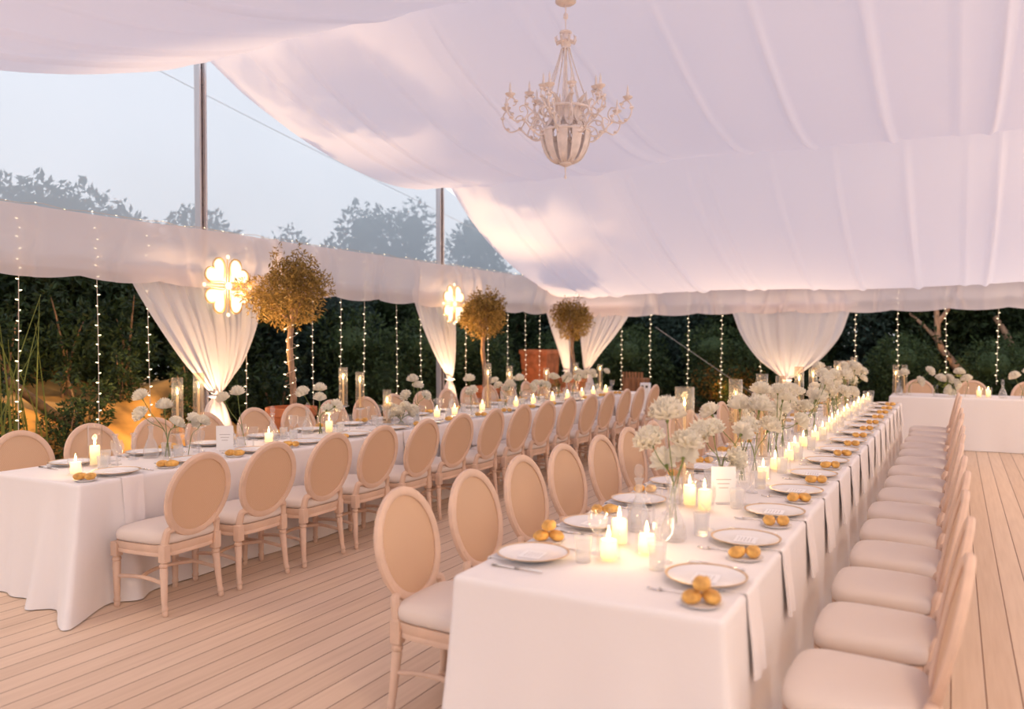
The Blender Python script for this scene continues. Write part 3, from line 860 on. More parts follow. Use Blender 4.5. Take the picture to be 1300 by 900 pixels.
# bloom
def bloom_mesh(seed):
    kr = random.Random(seed); b = MB(); nr = 40
    layers = [(.010, .030, .047, 5), (.018, .028, .045, 6), (.027, .020, .040, 7), (.035, .010, .032, 8), (.041, -.002, .021, 9), (.042, -.010, .007, 9)]
    for li, (rr, z0, zt_, lob) in enumerate(layers):
        ph = kr.uniform(0, 6.3)
        loops = []
        for k, (fr_, zz) in enumerate(((.25, -.012), (.6, z0 * .55), (.9, (z0 + zt_) / 2 * 1.0), (1.08, zt_))):
            l = []
            for j in range(nr):
                a = 2 * PI * j / nr
                ruff = 1 + (.10 + .03 * li) * fr_ * math.sin(lob * a + ph) + .05 * fr_ * math.sin(19 * a + ph * 2)
                zr = zz + .006 * fr_ * math.sin(lob * 1.7 * a + ph * 1.3) + .004 * fr_ * math.sin(17 * a)
                l.append((rr * fr_ * ruff * math.cos(a), rr * fr_ * ruff * math.sin(a), zr))
            loops.append(l)
        b.loops(loops)
    b.ellipsoid((0, 0, .016), (.031, .031, .026), 14, 8)
    b.v = [(x * 1.18, y * 1.18, z * 1.22) for x, y, z in b.v]
    return b.mesh('bloom', M['petal'], angle=None)
ME_bloom = [bloom_mesh(k) for k in range(5)]
b = MB(); b.lathe([(.002, -.034), (.0055, -.026), (.0075, -.012), (.009, -.004)], 10); ME_calyx = b.mesh('calyx', M['stemgreen'])
ME_vase = {}
def vase_obj(x, y, r_, h, label, group, z=TZ):
    if (r_, h) not in ME_vase: ME_vase[(r_, h)] = cyl_mesh('glass_vase', r_, h, M['glass'], base=.014)
    o = link_mesh('bud_vase', ME_vase[(r_, h)], None, (x, y, z + .001))
    return tag(o, label, 'vase', group)
fr = random.Random(5)
def carnation(x, y, z, top, sc, label, group, mouth=None):
    """stem from (x,y,z) up to bloom at top"""
    r = empty('carnation', (x, y, z)); tag(r, label, 'flower', group)
    t = Vector(top) - Vector((x, y, z))
    if mouth is None: mouth = Vector((t.x * .25, t.y * .25, t.z * .5))
    else: mouth = Vector(mouth) - Vector((x, y, z))
    pts = spline([(0, 0, 0), tuple(mouth), tuple(mouth.lerp(t, .6) + Vector((t.x, t.y, 0)) * .04), tuple(t)], 6)
    b = MB(); b.tube(pts, .0024, 6); b.build('flower_stalk', M['stemgreen'], r)
    d = (pts[-1] - pts[-3]).normalized()
    q = d.to_track_quat('Z', 'Y').to_euler()
    o = link_mesh('bloom', fr.choice(ME_bloom), r, tuple(t + d * .03 * sc)); o.rotation_euler = q; o.scale = (sc, sc, sc * fr.uniform(.85, 1.05))
    o = link_mesh('calyx', ME_calyx, r, tuple(t + d * .03 * sc)); o.rotation_euler = q; o.scale = (sc, sc, sc)
    return r
def vase_group(x, y, vr_, vh, tops, phrase, tab):
    x, y = find_spot(x, y, vr_ + .003)
    vase_obj(x, y, vr_, vh, f'clear glass vase of white carnations, {phrase}', f'bud vases on {tab}')
    for (tx, ty, tz, sc) in tops:
        dx, dy = tx - x, ty - y; L = max(.001, math.hypot(dx, dy)); k = vr_ * .55
        carnation(x - dx / L * k, y - dy / L * k, TZ + .018, (tx, ty, tz), sc, f'white carnation in the slim glass vase, {phrase}', f'carnations, {phrase}',
                  mouth=(x + dx / L * k, y + dy / L * k, TZ + vh))
def decanter(x, y, label, group, h=.26):
    x, y = find_spot(x, y, .058)
    r = empty('glass_decanter', (x, y, TZ + .001)); tag(r, label, 'decanter', group)
    b = MB(); b.lathe([(0, 0), (.048, 0), (.056, .012), (.052, .06), (.036, .11), (.018, .15), (.014, h - .05), (.024, h - .03), (.022, h - .028), (.012, h - .052), (.016, .15), (.034, .11), (.049, .06), (.05, .014), (0, .012)], 22, cap0=False, cap1=False)
    b.build('bottle', M['crystal'], r, angle=50)
    b = MB(); b.lathe([(0, h - .034), (.010, h - .034), (.011, h - .022), (.020, h - .010), (.022, h + .01), (.014, h + .03), (0, h + .036)], 14, cap0=False, cap1=False)
    b.build('stopper', M['crystal'], r, angle=40)
    return r
def table_sign(x, y, rz, label):
    x, y = find_spot(x, y, .06)
    r = empty('table_card', (x, y, TZ + .001), rz); tag(r, label, 'card', 'upright table cards')
    b = MB(); b.box(-.065, .065, -.001, .001, .012, .20); b.build('card', M['paper'], r, smooth=False)
    b = MB(); b.bbox(-.04, .04, -.014, .014, 0, .012, .003); b.build('foot', M['crystal'], r, smooth=False)
    b = MB()
    for k in range(3): b.box(-.04 + .008 * k, .04 - .008 * k, -.0016, -.0011, .13 - k * .022, .134 - k * .022)
    b.build('text_lines', M['ink'], r, smooth=False)
    return r
def low_bowl(x, y, phrase, n, tab):
    x, y = find_spot(x, y, .08)
    r = empty('flower_bowl', (x, y, TZ + .001)); tag(r, f'low clear glass bowl of white carnations, {phrase}', 'bowl', f'flower bowls on {tab}')
    b = MB(); b.lathe([(0, 0), (.06, 0), (.075, .012), (.078, .075), (.0755, .075), (.072, .014), (0, .012)], 28, cap0=False, cap1=False)
    b.build('bowl', M['glass'], r)
    for k in range(n):
        a = 2 * PI * k / n + .3; rr = .075 + .03 * (k % 2)
        tx, ty, tz = x + rr * math.cos(a), y + rr * math.sin(a), TZ + .10 + .05 * ((k * 7) % 3) / 2
        carnation(x - .03 * math.cos(a), y - .03 * math.sin(a), TZ + .016, (tx, ty, tz), 1.0, f'white carnation in the low glass bowl, {phrase}', f'carnations, {phrase}', mouth=(x + .035 * math.cos(a), y + .035 * math.sin(a), TZ + .08))

FT, GT, CT = 'the front table', 'the garden table', 'the cross table'
# -- front table, close end
pillar_candle(-1.19, 2.94, .11, .07, 'squat pillar candle in a glass cup nearest the bare end of the front table', 'pillar candles on the front table', 1.2)
pillar_candle(-1.235, 3.17, .15, .10, 'taller pillar candle behind the squat one at the bare end of the front table', 'pillar candles on the front table', 1.2)
pillar_candle(-1.085, 3.09, .11, .07, 'squat pillar candle beside the decanter at the bare end of the front table', 'pillar candles on the front table', 1.2)
decanter(-1.30, 3.46, 'clear glass decanter behind the three pillar candles on the front table', 'decanters on the front table', .27)
decanter(-1.06, 3.36, 'low clear glass bottle beside the pillar candles on the front table', 'decanters on the front table', .20)
vase_group(-1.14, 3.63, .03, .22, [(-1.20, 3.50, 1.14, 1.25), (-1.15, 3.55, 1.25, 1.35), (-1.09, 3.63, 1.11, 1.3), (-1.19, 3.68, 1.02, 1.2)], 'first from the front end of the front table', FT)
vase_group(-1.09, 3.42, .022, .19, [(-1.10, 3.62, 1.07, 1.1)], 'by the low bottle on the front table', FT)
table_sign(-1.06, 4.22, R(30), 'blank white upright card standing among flowers on the front table')
FTC = [('t', -1.28, 4.42, .59), ('p', -1.19, 4.02, 0), ('p', -1.12, 4.10, 0)]
tall_candle(-1.36, 4.53, .60, 'wide glass chimney with a taper candle, first tall candle of the front table', 'tall candles on the front table', wide=.055, lift=.02, power=1.0)
pillar_candle(-1.20, 4.08, .15, .10, 'pillar candle in a glass cup behind the first vase of the front table', 'pillar candles on the front table', 1.0)
pillar_candle(-1.10, 4.00, .15, .10, 'pillar candle in a glass cup in front of the upright card on the front table', 'pillar candles on the front table', 1.0)
vase_group(-1.12, 4.40, .03, .20, [(-1.15, 4.16, 1.12, 1.2), (-1.07, 4.38, .97, 1.15), (-1.15, 4.36, 1.10, 1.15), (-1.06, 4.58, 1.08, 1.1)], 'second from the front end of the front table', FT)
cr2 = random.Random(33)
y = 4.9; vi = 2; ti = 1; pi_ = 5; di = 2; bi = 0
while y < 11.9:
    # flowers in a slim vase
    n = cr2.choice((3, 4, 4, 5))
    vx, vy = -1.12 + cr2.uniform(-.10, .06), y
    tops = []
    for k in range(n):
        for tr in range(30):
            a = 2 * PI * k / n + cr2.uniform(-.5, .5); rr = cr2.uniform(.06, .18); q = (vx + rr * math.cos(a), vy + rr * math.sin(a), TZ + cr2.uniform(.25, .52), cr2.uniform(1.0, 1.3))
            if all((q[0] - t[0]) ** 2 + (q[1] - t[1]) ** 2 + (q[2] - t[2]) ** 2 > .125 ** 2 for t in tops): break
        tops.append(q)
    vase_group(vx, vy, .03, cr2.choice((.16, .19, .22)), tops, f'{ORD[vi]} from the front end of the front table', FT); vi += 1
    if vi % 2 == 1:
        tall_candle(-1.22 + cr2.uniform(-.03, .02), y + .19, cr2.uniform(.56, .64), f'tall glass chimney with a taper candle, {ORD[ti]} tall candle of the front table', 'tall candles on the front table', lift=cr2.choice((.02, .14)), power=.8); ti += 1
    pillar_candle(-1.04 + cr2.uniform(-.02, .02), y + .16, .11, .07, f'pillar candle in a glass cup, {ORD[pi_]} from the front end of the front table', 'pillar candles on the front table', .7); pi_ += 1
    if vi % 4 == 2:
        decanter(-1.27, y - .12, f'clear glass decanter, {ORD[di]} from the front end of the front table', 'decanters on the front table'); di += 1
    y += cr2.uniform(.38, .46)
# -- garden table
gx_ = lambda x, y: x + gx(y)
pillar_candle(-5.19, 3.40, .28, .13, 'tall pillar candle in a glass cup at the front end of the garden table', 'pillar candles on the garden table', 1.0)
pillar_candle(-4.93, 3.12, .11, .07, 'squat pillar candle beside the first bread plate of the garden table', 'pillar candles on the garden table', 1.0)
vase_group(-5.00, 3.86, .03, .20, [(-5.10, 3.74, 1.19, 1.0), (-5.06, 3.72, 1.07, 1.0), (-4.98, 3.90, .99, 1.0), (-4.97, 4.02, 1.01, 1.05), (-5.04, 3.87, 1.11, 1.0)], 'first from the front end of the garden table', GT)
vase_group(-4.92, 3.99, .022, .16, [(-4.88, 4.05, .995, .9)], 'short one by the garden table first vase', GT)
tall_candle(-5.13, 4.05, .58, 'slim tall glass chimney with a taper, first tall candle of the garden table', 'tall candles on the garden table', lift=.16)
tall_candle(-5.10, 4.22, .61, 'slim tall glass chimney before the big curtain, second tall candle of the garden table', 'tall candles on the garden table', lift=.2)
table_sign(-4.93, 4.32, R(33), 'blank white upright card standing before the big curtain on the garden table')
vase_group(-4.98, 4.55, .032, .17, [(-5.05, 4.56, 1.165, 1.0), (-5.06, 4.44, 1.13, .95)], 'second from the front end of the garden table', GT)
decanter(-5.19, 3.86, 'clear glass decanter behind the first vase of the garden table', 'decanters on the garden table')
decanter(-5.12, 5.0, 'clear glass decanter in front of the first olive tree on the garden table', 'decanters on the garden table')
pillar_candle(-5.02, 4.86, .11, .07, 'pillar candle in a glass cup, third from the front end of the garden table', 'pillar candles on the garden table', .9)
pillar_candle(-5.04, 5.62, .15, .10, 'pillar candle in a glass cup, fourth from the front end of the garden table', 'pillar candles on the garden table', .9)
vase_group(-5.0, 5.46, .03, .18, [(-5.06, 5.33, 1.12, 1.05), (-5.04, 5.50, 1.145, 1.0), (-5.0, 5.45, 1.06, 1.0), (-5.0, 5.64, 1.0, 1.05), (-5.04, 5.58, .97, 1.0)], 'third from the front end of the garden table', GT)
tall_candle(-5.06, 5.84, .60, 'tall glass chimney on a crystal foot, third tall candle of the garden table', 'tall candles on the garden table', lift=.24)
tall_candle(-5.04, 6.06, .55, 'tall glass chimney on a crystal foot, fourth tall candle of the garden table', 'tall candles on the garden table', lift=.20)
tall_candle(-5.0, 6.43, .36, 'shorter glass chimney with a taper, fifth tall candle of the garden table', 'tall candles on the garden table', lift=.02)
low_bowl(-4.93, 6.52, 'beside the fifth tall candle of the garden table', 9, GT)
vase_group(-5.0, 6.95, .03, .18, [(-5.04, 6.93, 1.16, 1.05), (-5.03, 7.0, 1.09, 1.05), (-5.03, 6.83, 1.01, 1.1), (-5.0, 7.08, 1.0, 1.0)], 'fourth from the front end of the garden table', GT)
vase_group(-4.98, 8.0, .03, .18, [(-5.02, 8.03, 1.11, 1.2), (-5.02, 8.1, 1.0, 1.0), (-4.96, 7.95, .98, 1.0)], 'fifth from the front end of the garden table', GT)
tall_candle(-5.0, 8.42, .57, 'tall glass chimney with a taper, sixth tall candle of the garden table', 'tall candles on the garden table', lift=.02)
y = 8.75; vi = 5; ti = 6; pi_ = 4; di = 2
for yy in (7.3, 7.65, 8.25):
    pillar_candle(gx_(-5.03, yy), yy, .11, .07, f'pillar candle in a glass cup, {ORD[pi_]} from the front end of the garden table', 'pillar candles on the garden table', .8); pi_ += 1
while y < 12.2:
    n = cr2.choice((3, 3, 4))
    vx, vy = gx_(-5.03 + cr2.uniform(-.04, .05), y), y
    tops = []
    for k in range(n):
        a = 2 * PI * k / n + cr2.uniform(-.4, .4); rr = cr2.uniform(.04, .13)
        tops.append((vx + rr * math.cos(a), vy + rr * math.sin(a), TZ + cr2.uniform(.20, .33), cr2.uniform(.95, 1.2)))
    vase_group(vx, vy, .03, cr2.choice((.15, .18)), tops, f'{ORD[vi]} from the front end of the garden table', GT); vi += 1
    if vi % 2 == 0:
        tall_candle(gx_(-5.05, y), y + .2, cr2.uniform(.46, .54), f'tall glass chimney with a taper candle, {ORD[ti]} tall candle of the garden table', 'tall candles on the garden table', lift=cr2.choice((.02, .14)), power=.8); ti += 1
    pillar_candle(gx_(-4.96, y), y + .17, .11, .07, f'pillar candle in a glass cup, {ORD[pi_]} from the front end of the garden table', 'pillar candles on the garden table', .7); pi_ += 1
    y += cr2.uniform(.44, .54)
def crystal_stand(x, y, h, label):
    x, y = find_spot(x, y, .04)
    b = MB(); b.lathe([(0, 0), (.036, 0), (.036, .006), (.014, .016), (.009, .03), (.017, .045), (.008, .06), (.014, h * .5), (.008, h * .62), (.018, h * .8), (.012, h * .88), (.022, h - .006), (.022, h), (.012, h - .004), (.011, h - .03), (0, h - .03)], 16, cap0=False, cap1=False)
    o = b.build('crystal_candlestick', M['crystal'], None, angle=40, loc=(x, y, TZ + .001))
    tag(o, label, 'candlestick', 'crystal candlesticks')
for k, (x, y) in enumerate([(-5.25, 3.62), (-5.19, 3.72), (-5.16, 5.25), (-5.13, 6.28), (-5.12, 7.45), (-5.08, 8.9), (-5.06, 10.2)]):
    crystal_stand(x, y, .19, f'empty cut crystal candlestick, {ORD[k]} from the front end of the garden table')
for k, (x, y) in enumerate([(-1.24, 3.86), (-1.0, 4.62), (-1.26, 5.6), (-1.25, 6.9)]):
    crystal_stand(x, y, .19, f'empty cut crystal candlestick, {ORD[k]} from the front end of the front table')
# -- cross table
for k, (vx, vy, tops) in enumerate([(-.60, 13.62, [(-.66, 13.55, 1.06), (-.50, 13.62, .96), (-.36, 13.75, 1.10)]),
                    (-.25, 13.58, [(-.20, 13.60, .98), (-.10, 13.65, 1.0), (-.02, 13.55, .95), (-.14, 13.55, .90)]),
                    (.02, 13.60, [(.06, 13.60, 1.08), (-.02, 13.62, .90)]),
                    (.16, 13.52, [(.17, 13.52, .99)]),
                    (.86, 13.55, [(.78, 13.55, 1.04), (.92, 13.6, 1.10), (1.0, 13.6, 1.0)]),
                    (1.02, 13.60, [(1.10, 13.6, 1.08), (1.16, 13.6, .96)]),
                    (1.32, 13.55, [(1.36, 13.55, 1.06), (1.30, 13.55, .92), (1.42, 13.6, 1.0)])]):
    vase_group(vx, vy, .036, .17, [(a, b_, c, 1.35) for a, b_, c in tops], f'{ORD[k]} from the flowered end of the cross table', CT)
decanter(.62, 13.65, 'clear glass decanter standing alone on the cross table', 'decanters on the cross table', .24)
decanter(-.74, 13.62, 'clear glass decanter at the end of the cross table beside the front table', 'decanters on the cross table', .22)
for k, (x, y_, t) in enumerate([(-.80, 13.8, .46), (-.68, 13.85, .46), (1.16, 13.75, .40), (1.24, 13.68, .50), (1.30, 13.72, .42)]):
    tall_candle(x, y_, t, f'tall glass chimney with a taper candle, {ORD[k]} tall candle of the cross table', 'tall candles on the cross table', lift=.02, power=.7)
for k, (x, y_) in enumerate([(.32, 13.6), (.44, 13.66), (1.10, 13.52), (1.5, 13.6)]):
    pillar_candle(x, y_, .15, .10, f'pillar candle in a glass cup, {ORD[k]} pillar candle of the cross table', 'pillar candles on the cross table', .7)

for k, (x, y) in enumerate([(-5.21, 5.55), (-5.17, 6.72), (-5.12, 7.80), (-5.10, 9.30), (-5.02, 10.75)]):
    decanter(x, y, f'clear glass decanter, {ORD[k + 2]} from the front end of the garden table', 'decanters on the garden table', .25)
decanter(1.62, 13.68, 'clear glass decanter at the far side of the cross table flowers', 'decanters on the cross table', .24)
place_glasses()
# ------------------------------------------------------------------ fairy lights
b = MB(); b.lathe([(.003, 0), (.0055, .004), (.0065, .012), (.0045, .024), (.001, .030)], 8); ME_led = b.mesh('bulb', M['bulb'])
sr2 = random.Random(9)
def light_string(x, y, z0, z1, label, group, normal, sway=0.02, gap=0.095):
    r = empty('fairy_light_string', (x, y, z1)); tag(r, label, 'fairy lights', group)
    n = 14; ph = sr2.uniform(0, 6)
    pts = []
    for k in range(n + 1):
        t = k / n; z = (z1 - z0) * (1 - t)
        pts.append((sway * math.sin(t * 3 + ph) * t * (1 if normal == 'y' else .4), sway * math.sin(t * 2.4 + ph) * t * (1 if normal == 'x' else .4), z0 - z1 + z))
    pts = [Vector((p[0], p[1], -(k / n) * (z1 - z0))) for k, p in enumerate(pts)]
    m = MB(); m.tube(pts, .0035, 6); m.build('cable', M['wire'], r)
    L = z1 - z0; k = 0; z = .05
    while z < L:
        t = z / L * n; i = min(int(t), n - 1); p = pts[i].lerp(pts[i + 1], t - i)
        o = link_mesh('bulb', ME_led, r, tuple(p))
        a = (0 if k % 2 else PI) + sr2.uniform(-.5, .5)
        if normal == 'x': a += PI / 2          # wall plane x=const: point along y
        o.rotation_euler = (0, R(80), a)
        z += gap * sr2.uniform(.85, 1.2); k += 1
    return r
gl = [(4.30, 0.35), (5.07, 0.45), (5.73, 0.6), (7.13, 0.5), (8.2, .5), (8.76, .5), (9.28, .5), (10.05, .45), (10.83, .5), (12.1, .5), (12.87, .5), (13.62, .5), (14.34, .5), (15.0, .5)]
for k, (y, z0) in enumerate(gl):
    light_string(XL - 0.01 if k not in (2, 3, 8) else XL - 0.10, y, z0, 2.80, f'hanging string of warm fairy lights, {ORD[k]} from the front along the garden wall', 'fairy light strings on the garden wall', 'x')
bl = [(-6.49, .5), (-5.8, .75), (-4.97, .45), (-4.26, .4), (-3.45, .5), (-1.67, .8), (-.94, .75), (-.15, .85), (.68, .8), (1.5, .8)]
for k, (x, z0) in enumerate(bl):
    light_string(x, YB + .03, z0, 3.05, f'hanging string of warm fairy lights, {ORD[k]} from the corner along the back wall', 'fairy light strings on the back wall', 'y')
# light string along the top of the garden valance
r = empty('fairy_light_garland', (XL + .07, 6.0, 2.90)); tag(r, 'thin garland of fairy lights along the top edge of the garden valance', 'fairy lights')
pts = [(0.0 + .01 * math.sin(k * 1.7), -2.4 + k * .22, .01 * math.sin(k * 2.1) - .012 * (k % 2)) for k in range(56)]
m = MB(); m.tube(pts, .003, 5); m.build('cable', M['wire'], r)
for k in range(44):
    t = k / 44 * 55; i = int(t); p = Vector(pts[i]).lerp(Vector(pts[i + 1]), t - i)
    o = link_mesh('bulb', ME_led, r, tuple(p)); o.rotation_euler = (sr2.uniform(-1, 1), R(60), sr2.uniform(0, 6)); o.scale = (.6, .6, .6)

# ------------------------------------------------------------------ heart lamps on the garden wall
def heart_lamp(y, z, s, label):
    r = empty('heart_lamp', (XL + .13, y, z)); tag(r, label, 'lamp')
    def heart(t):
        hx = 16 * math.sin(t) ** 3 / 17; hy = (13 * math.cos(t) - 5 * math.cos(2 * t) - 2 * math.cos(3 * t) - math.cos(4 * t)) / 17
        return hx * .155 * s, (hy + 1.0) * .155 * s
    for k in range(4):
        a = PI / 4 + k * PI / 2
        pts = []
        for j in range(33):
            hx, hy = heart(2 * PI * j / 32)
            d = hy + .035 * s
            pts.append((.0, d * math.cos(a) - hx * math.sin(a), d * math.sin(a) + hx * math.cos(a)))
        m = MB(); m.tube(pts, .011 * s, 8, False); h = m.build('heart_frame', M['gold'], r)
        m = MB(); cen = (0, sum(p[1] for p in pts) / 33, sum(p[2] for p in pts) / 33)
        vs = []; fs = []
        n = 32
        for lay, (f, dx) in enumerate(((.93, .0), (.7, .03), (.0, .045))):
            for j in range(n): vs.append((dx - .006, cen[1] + (pts[j][1] - cen[1]) * f, cen[2] + (pts[j][2] - cen[2]) * f))
        for lay in range(2):
            for j in range(n): fs.append((lay * n + j, lay * n + (j + 1) % n, (lay + 1) * n + (j + 1) % n, (lay + 1) * n + j))
        m.add(vs, fs); m.build('diffuser', M['glow'], h)
    m = MB(); m.ellipsoid((.02, 0, 0), (.03, .04 * s, .04 * s)); m.build('centre_bulb', M['glow'], r)
    for k in range(4):
        a = k * PI / 2; d = .30 * s
        m = MB(); m.ellipsoid((.01, d * math.cos(a), d * math.sin(a)), (.018, .022 * s, .022 * s), 10, 6); m.build('outer_bulb', M['glow'], r)
    m = MB()
    for k in range(4):
        a = k * PI / 2
        m.tube([(0, .03 * s * math.cos(a), .03 * s * math.sin(a)), (0, .29 * s * math.cos(a), .29 * s * math.sin(a))], .006 * s, 6)
    m.build('cross_bars', M['gold'], r)
    l = bpy.data.lights.new('heart_lamp_light', 'POINT'); l.energy = 13; l.color = (1, .62, .30); l.shadow_soft_size = .15
    o = bpy.data.objects.new('heart_lamp_light', l); COL.objects.link(o); o.location = (.18, 0, 0); o.parent = r
heart_lamp(6.62, 2.25, 1.13, 'glowing lamp of four hearts hung on the big curtain of the garden wall')
heart_lamp(11.48, 2.22, 1.1, 'glowing lamp of four hearts hung on the narrower curtain, second pole')

# ------------------------------------------------------------------ chandelier
def chandelier(x, y):
    r = empty('chandelier', (x, y, 0)); tag(r, 'ornate white beaded chandelier hanging from the ceiling liner', 'chandelier')
    m = MB(); m.lathe([(.02, 4.655), (.075, 4.66), (.095, 4.675), (.095, 4.70), (.06, 4.715), (.012, 4.75)], 24); m.build('ceiling_rose', M['plaster'], r)
    m = MB(); m.lathe([(.006, 4.66), (.006, 4.58), (.02, 4.57), (.022, 4.53), (.006, 4.52), (.005, 4.42)], 10); m.build('rod', M['plaster'], r)
    m = MB(); m.lathe([(.004, 4.43), (.05, 4.415), (.058, 4.40), (.03, 4.385), (.035, 4.35), (.06, 4.33), (.05, 4.31), (.03, 4.275), (.045, 4.255), (.02, 4.245)], 16)
    for k in range(8):
        a = k * PI / 4
        m.tube([(.03 * math.cos(a), .03 * math.sin(a), 4.33), (.085 * math.cos(a), .085 * math.sin(a), 4.31), (.098 * math.cos(a), .098 * math.sin(a), 4.345), (.08 * math.cos(a), .08 * math.sin(a), 4.365)], [.012, .012, .012, .006], 6)
    m.build('crown_ring', M['plaster'], r)
    m = MB(); m.lathe([(.012, 4.25), (.014, 3.95), (.03, 3.9), (.018, 3.82), (.035, 3.74), (.03, 3.62), (.045, 3.55), (.02, 3.48), (.02, 3.2)], 12); m.build('column', M['plaster'], r)
    for k in range(10):
        a = 2 * PI * k / 10
        n = 56; pts = []; rad = []
        for j in range(n + 1):
            t = j / n; rr = .04 + (.235 - .04) * t ** 1.15; z = 4.255 - (4.255 - 3.70) * t
            pts.append((rr * math.cos(a), rr * math.sin(a), z)); rad.append(.0035 if j % 2 else .008)
        m = MB(); m.tube(pts, rad, 6); m.build('bead_strand', M['beads'], r)
    # basket
    m = MB(); 
    ring = [(.235 * math.cos(2 * PI * k / 32), .235 * math.sin(2 * PI * k / 32), 3.70) for k in range(33)]
    m.tube(ring, .012, 8, False)
    ring = [(.225 * math.cos(2 * PI * k / 32), .225 * math.sin(2 * PI * k / 32), 3.50) for k in range(33)]
    m.tube(ring, .012, 8, False)
    m.build('hoop', M['plaster'], r)
    for k in range(10):
        a0 = 2 * PI * k / 10
        def petal(u, v, a0=a0):
            t = u; rr = .228 * math.cos(t * PI / 2 * .86) ** .8; z = 3.52 - .29 * math.sin(t * PI / 2) ** 1.2
            wv = .215 * (1 - .1 * t)
            return (rr * math.cos(a0 + (v - .5) * 2 * wv), rr * math.sin(a0 + (v - .5) * 2 * wv), z + .004 * math.sin(v * 30) * 1)
        m = MB(); m.grid(petal, 12, 8); solidify(m.build('basket_petal', M['plaster'], r), .004)
        m = MB(); pts = [petal(t / 14, 0.0) for t in range(15)]; m.tube(pts, [.008 if j % 2 else .005 for j in range(15)], 6); m.build('basket_rib', M['plaster'], r)
    m = MB(); m.lathe([(.004, 3.255), (.055, 3.25), (.06, 3.215), (.03, 3.20), (.008, 3.19), (.004, 3.12), (.010, 3.115), (.012, 3.10), (.008, 3.085), (.001, 3.08)], 14); m.build('finial', M['plaster'], r)
    for k in range(10):      # upright beaded leaves standing in the basket
        a0 = 2 * PI * (k + .5) / 10
        def blade(u, v, a0=a0):
            rr = .19 - .06 * math.sin(u * PI * .9) + .07 * u ** 3; z = 3.53 + .27 * u
            w_ = .046 * math.sin(PI * (.12 + .86 * u)) ** .7
            t_ = (v - .5) * 2 * w_
            return (rr * math.cos(a0) - t_ * math.sin(a0), rr * math.sin(a0) + t_ * math.cos(a0), z + .006 * math.cos(v * 6.28))
        m = MB(); m.grid(blade, 12, 6); solidify(m.build('leaf_panel', M['plaster'], r), .005)
        m = MB(); pts = [Vector(blade(t / 12, .5)) for t in range(13)]; m.tube(pts, [.009 if j % 2 else .006 for j in range(13)], 6); m.build('leaf_rib', M['beads'], r)
    # arms
    def arm(a, big):
        ca, sa = math.cos(a), math.sin(a)
        P = lambda q: (q[0] * ca, q[0] * sa, q[1])
        m = MB()
        if big:
            main = spline([(.07, 3.60, 0), (.16, 3.50, 0), (.27, 3.45, 0), (.36, 3.50, 0), (.43, 3.56, 0), (.52, 3.545, 0), (.585, 3.60, 0), (.60, 3.68, 0), (.565, 3.74, 0), (.52, 3.73, 0), (.51, 3.69, 0), (.54, 3.675, 0)], 5)
            curl1 = spline([(.36, 3.50, 0), (.33, 3.57, 0), (.26, 3.59, 0), (.21, 3.54, 0), (.24, 3.49, 0), (.28, 3.52, 0)], 5)
            curl2 = spline([(.43, 3.56, 0), (.39, 3.63, 0), (.42, 3.69, 0), (.47, 3.67, 0), (.46, 3.63, 0), (.435, 3.64, 0)], 5)
            cup = (.565, 3.745)
        else:
            main = spline([(.07, 3.62, 0), (.14, 3.58, 0), (.22, 3.61, 0), (.29, 3.68, 0), (.355, 3.74, 0), (.365, 3.79, 0), (.33, 3.82, 0), (.295, 3.80, 0), (.305, 3.765, 0)], 5)
            curl1 = spline([(.22, 3.61, 0), (.25, 3.67, 0), (.21, 3.73, 0), (.165, 3.71, 0), (.175, 3.67, 0), (.20, 3.685, 0)], 5)
            curl2 = spline([(.29, 3.68, 0), (.335, 3.65, 0), (.345, 3.60, 0), (.305, 3.575, 0), (.28, 3.60, 0), (.30, 3.62, 0)], 5)
            cup = (.33, 3.825)
        for c_, w in ((main, .009), (curl1, .0075), (curl2, .0075)):
            m.tube([P((q[0], q[1])) for q in c_], [w * (1 - .4 * i / len(c_)) for i in range(len(c_))], 6)
        # leaves along the arm
        for i in range(6, len(main) - 4, 7):
            q = main[i]
            m.ellipsoid((q[0] * ca, q[0] * sa, q[1] + .012), (.022, .022, .014), 8, 5)
        o = m.build('arm', M['plaster'], r)
        m = MB(); cx, cz = cup
        m.lathe([(.004, 0), (.02, .004), (.042, .022), (.046, .03), (.04, .028), (.014, .016), (.012, .07), (.004, .071)], 12, (cx * ca, cx * sa, cz))
        cpo = m.build('candle_cup', M['plaster'], o)
        m = MB(); m.lathe([(.006, .07), (.011, .085), (.009, .105), (.001, .135)], 8, (cx * ca, cx * sa, cz)); m.build('candle_bulb', M['beads'], o)
    for k in range(8): arm(2 * PI * k / 8 + .2, True)
    for k in range(8): arm(2 * PI * k / 8 + .6, False)
    return r
chandelier(-3.11, 6.62)

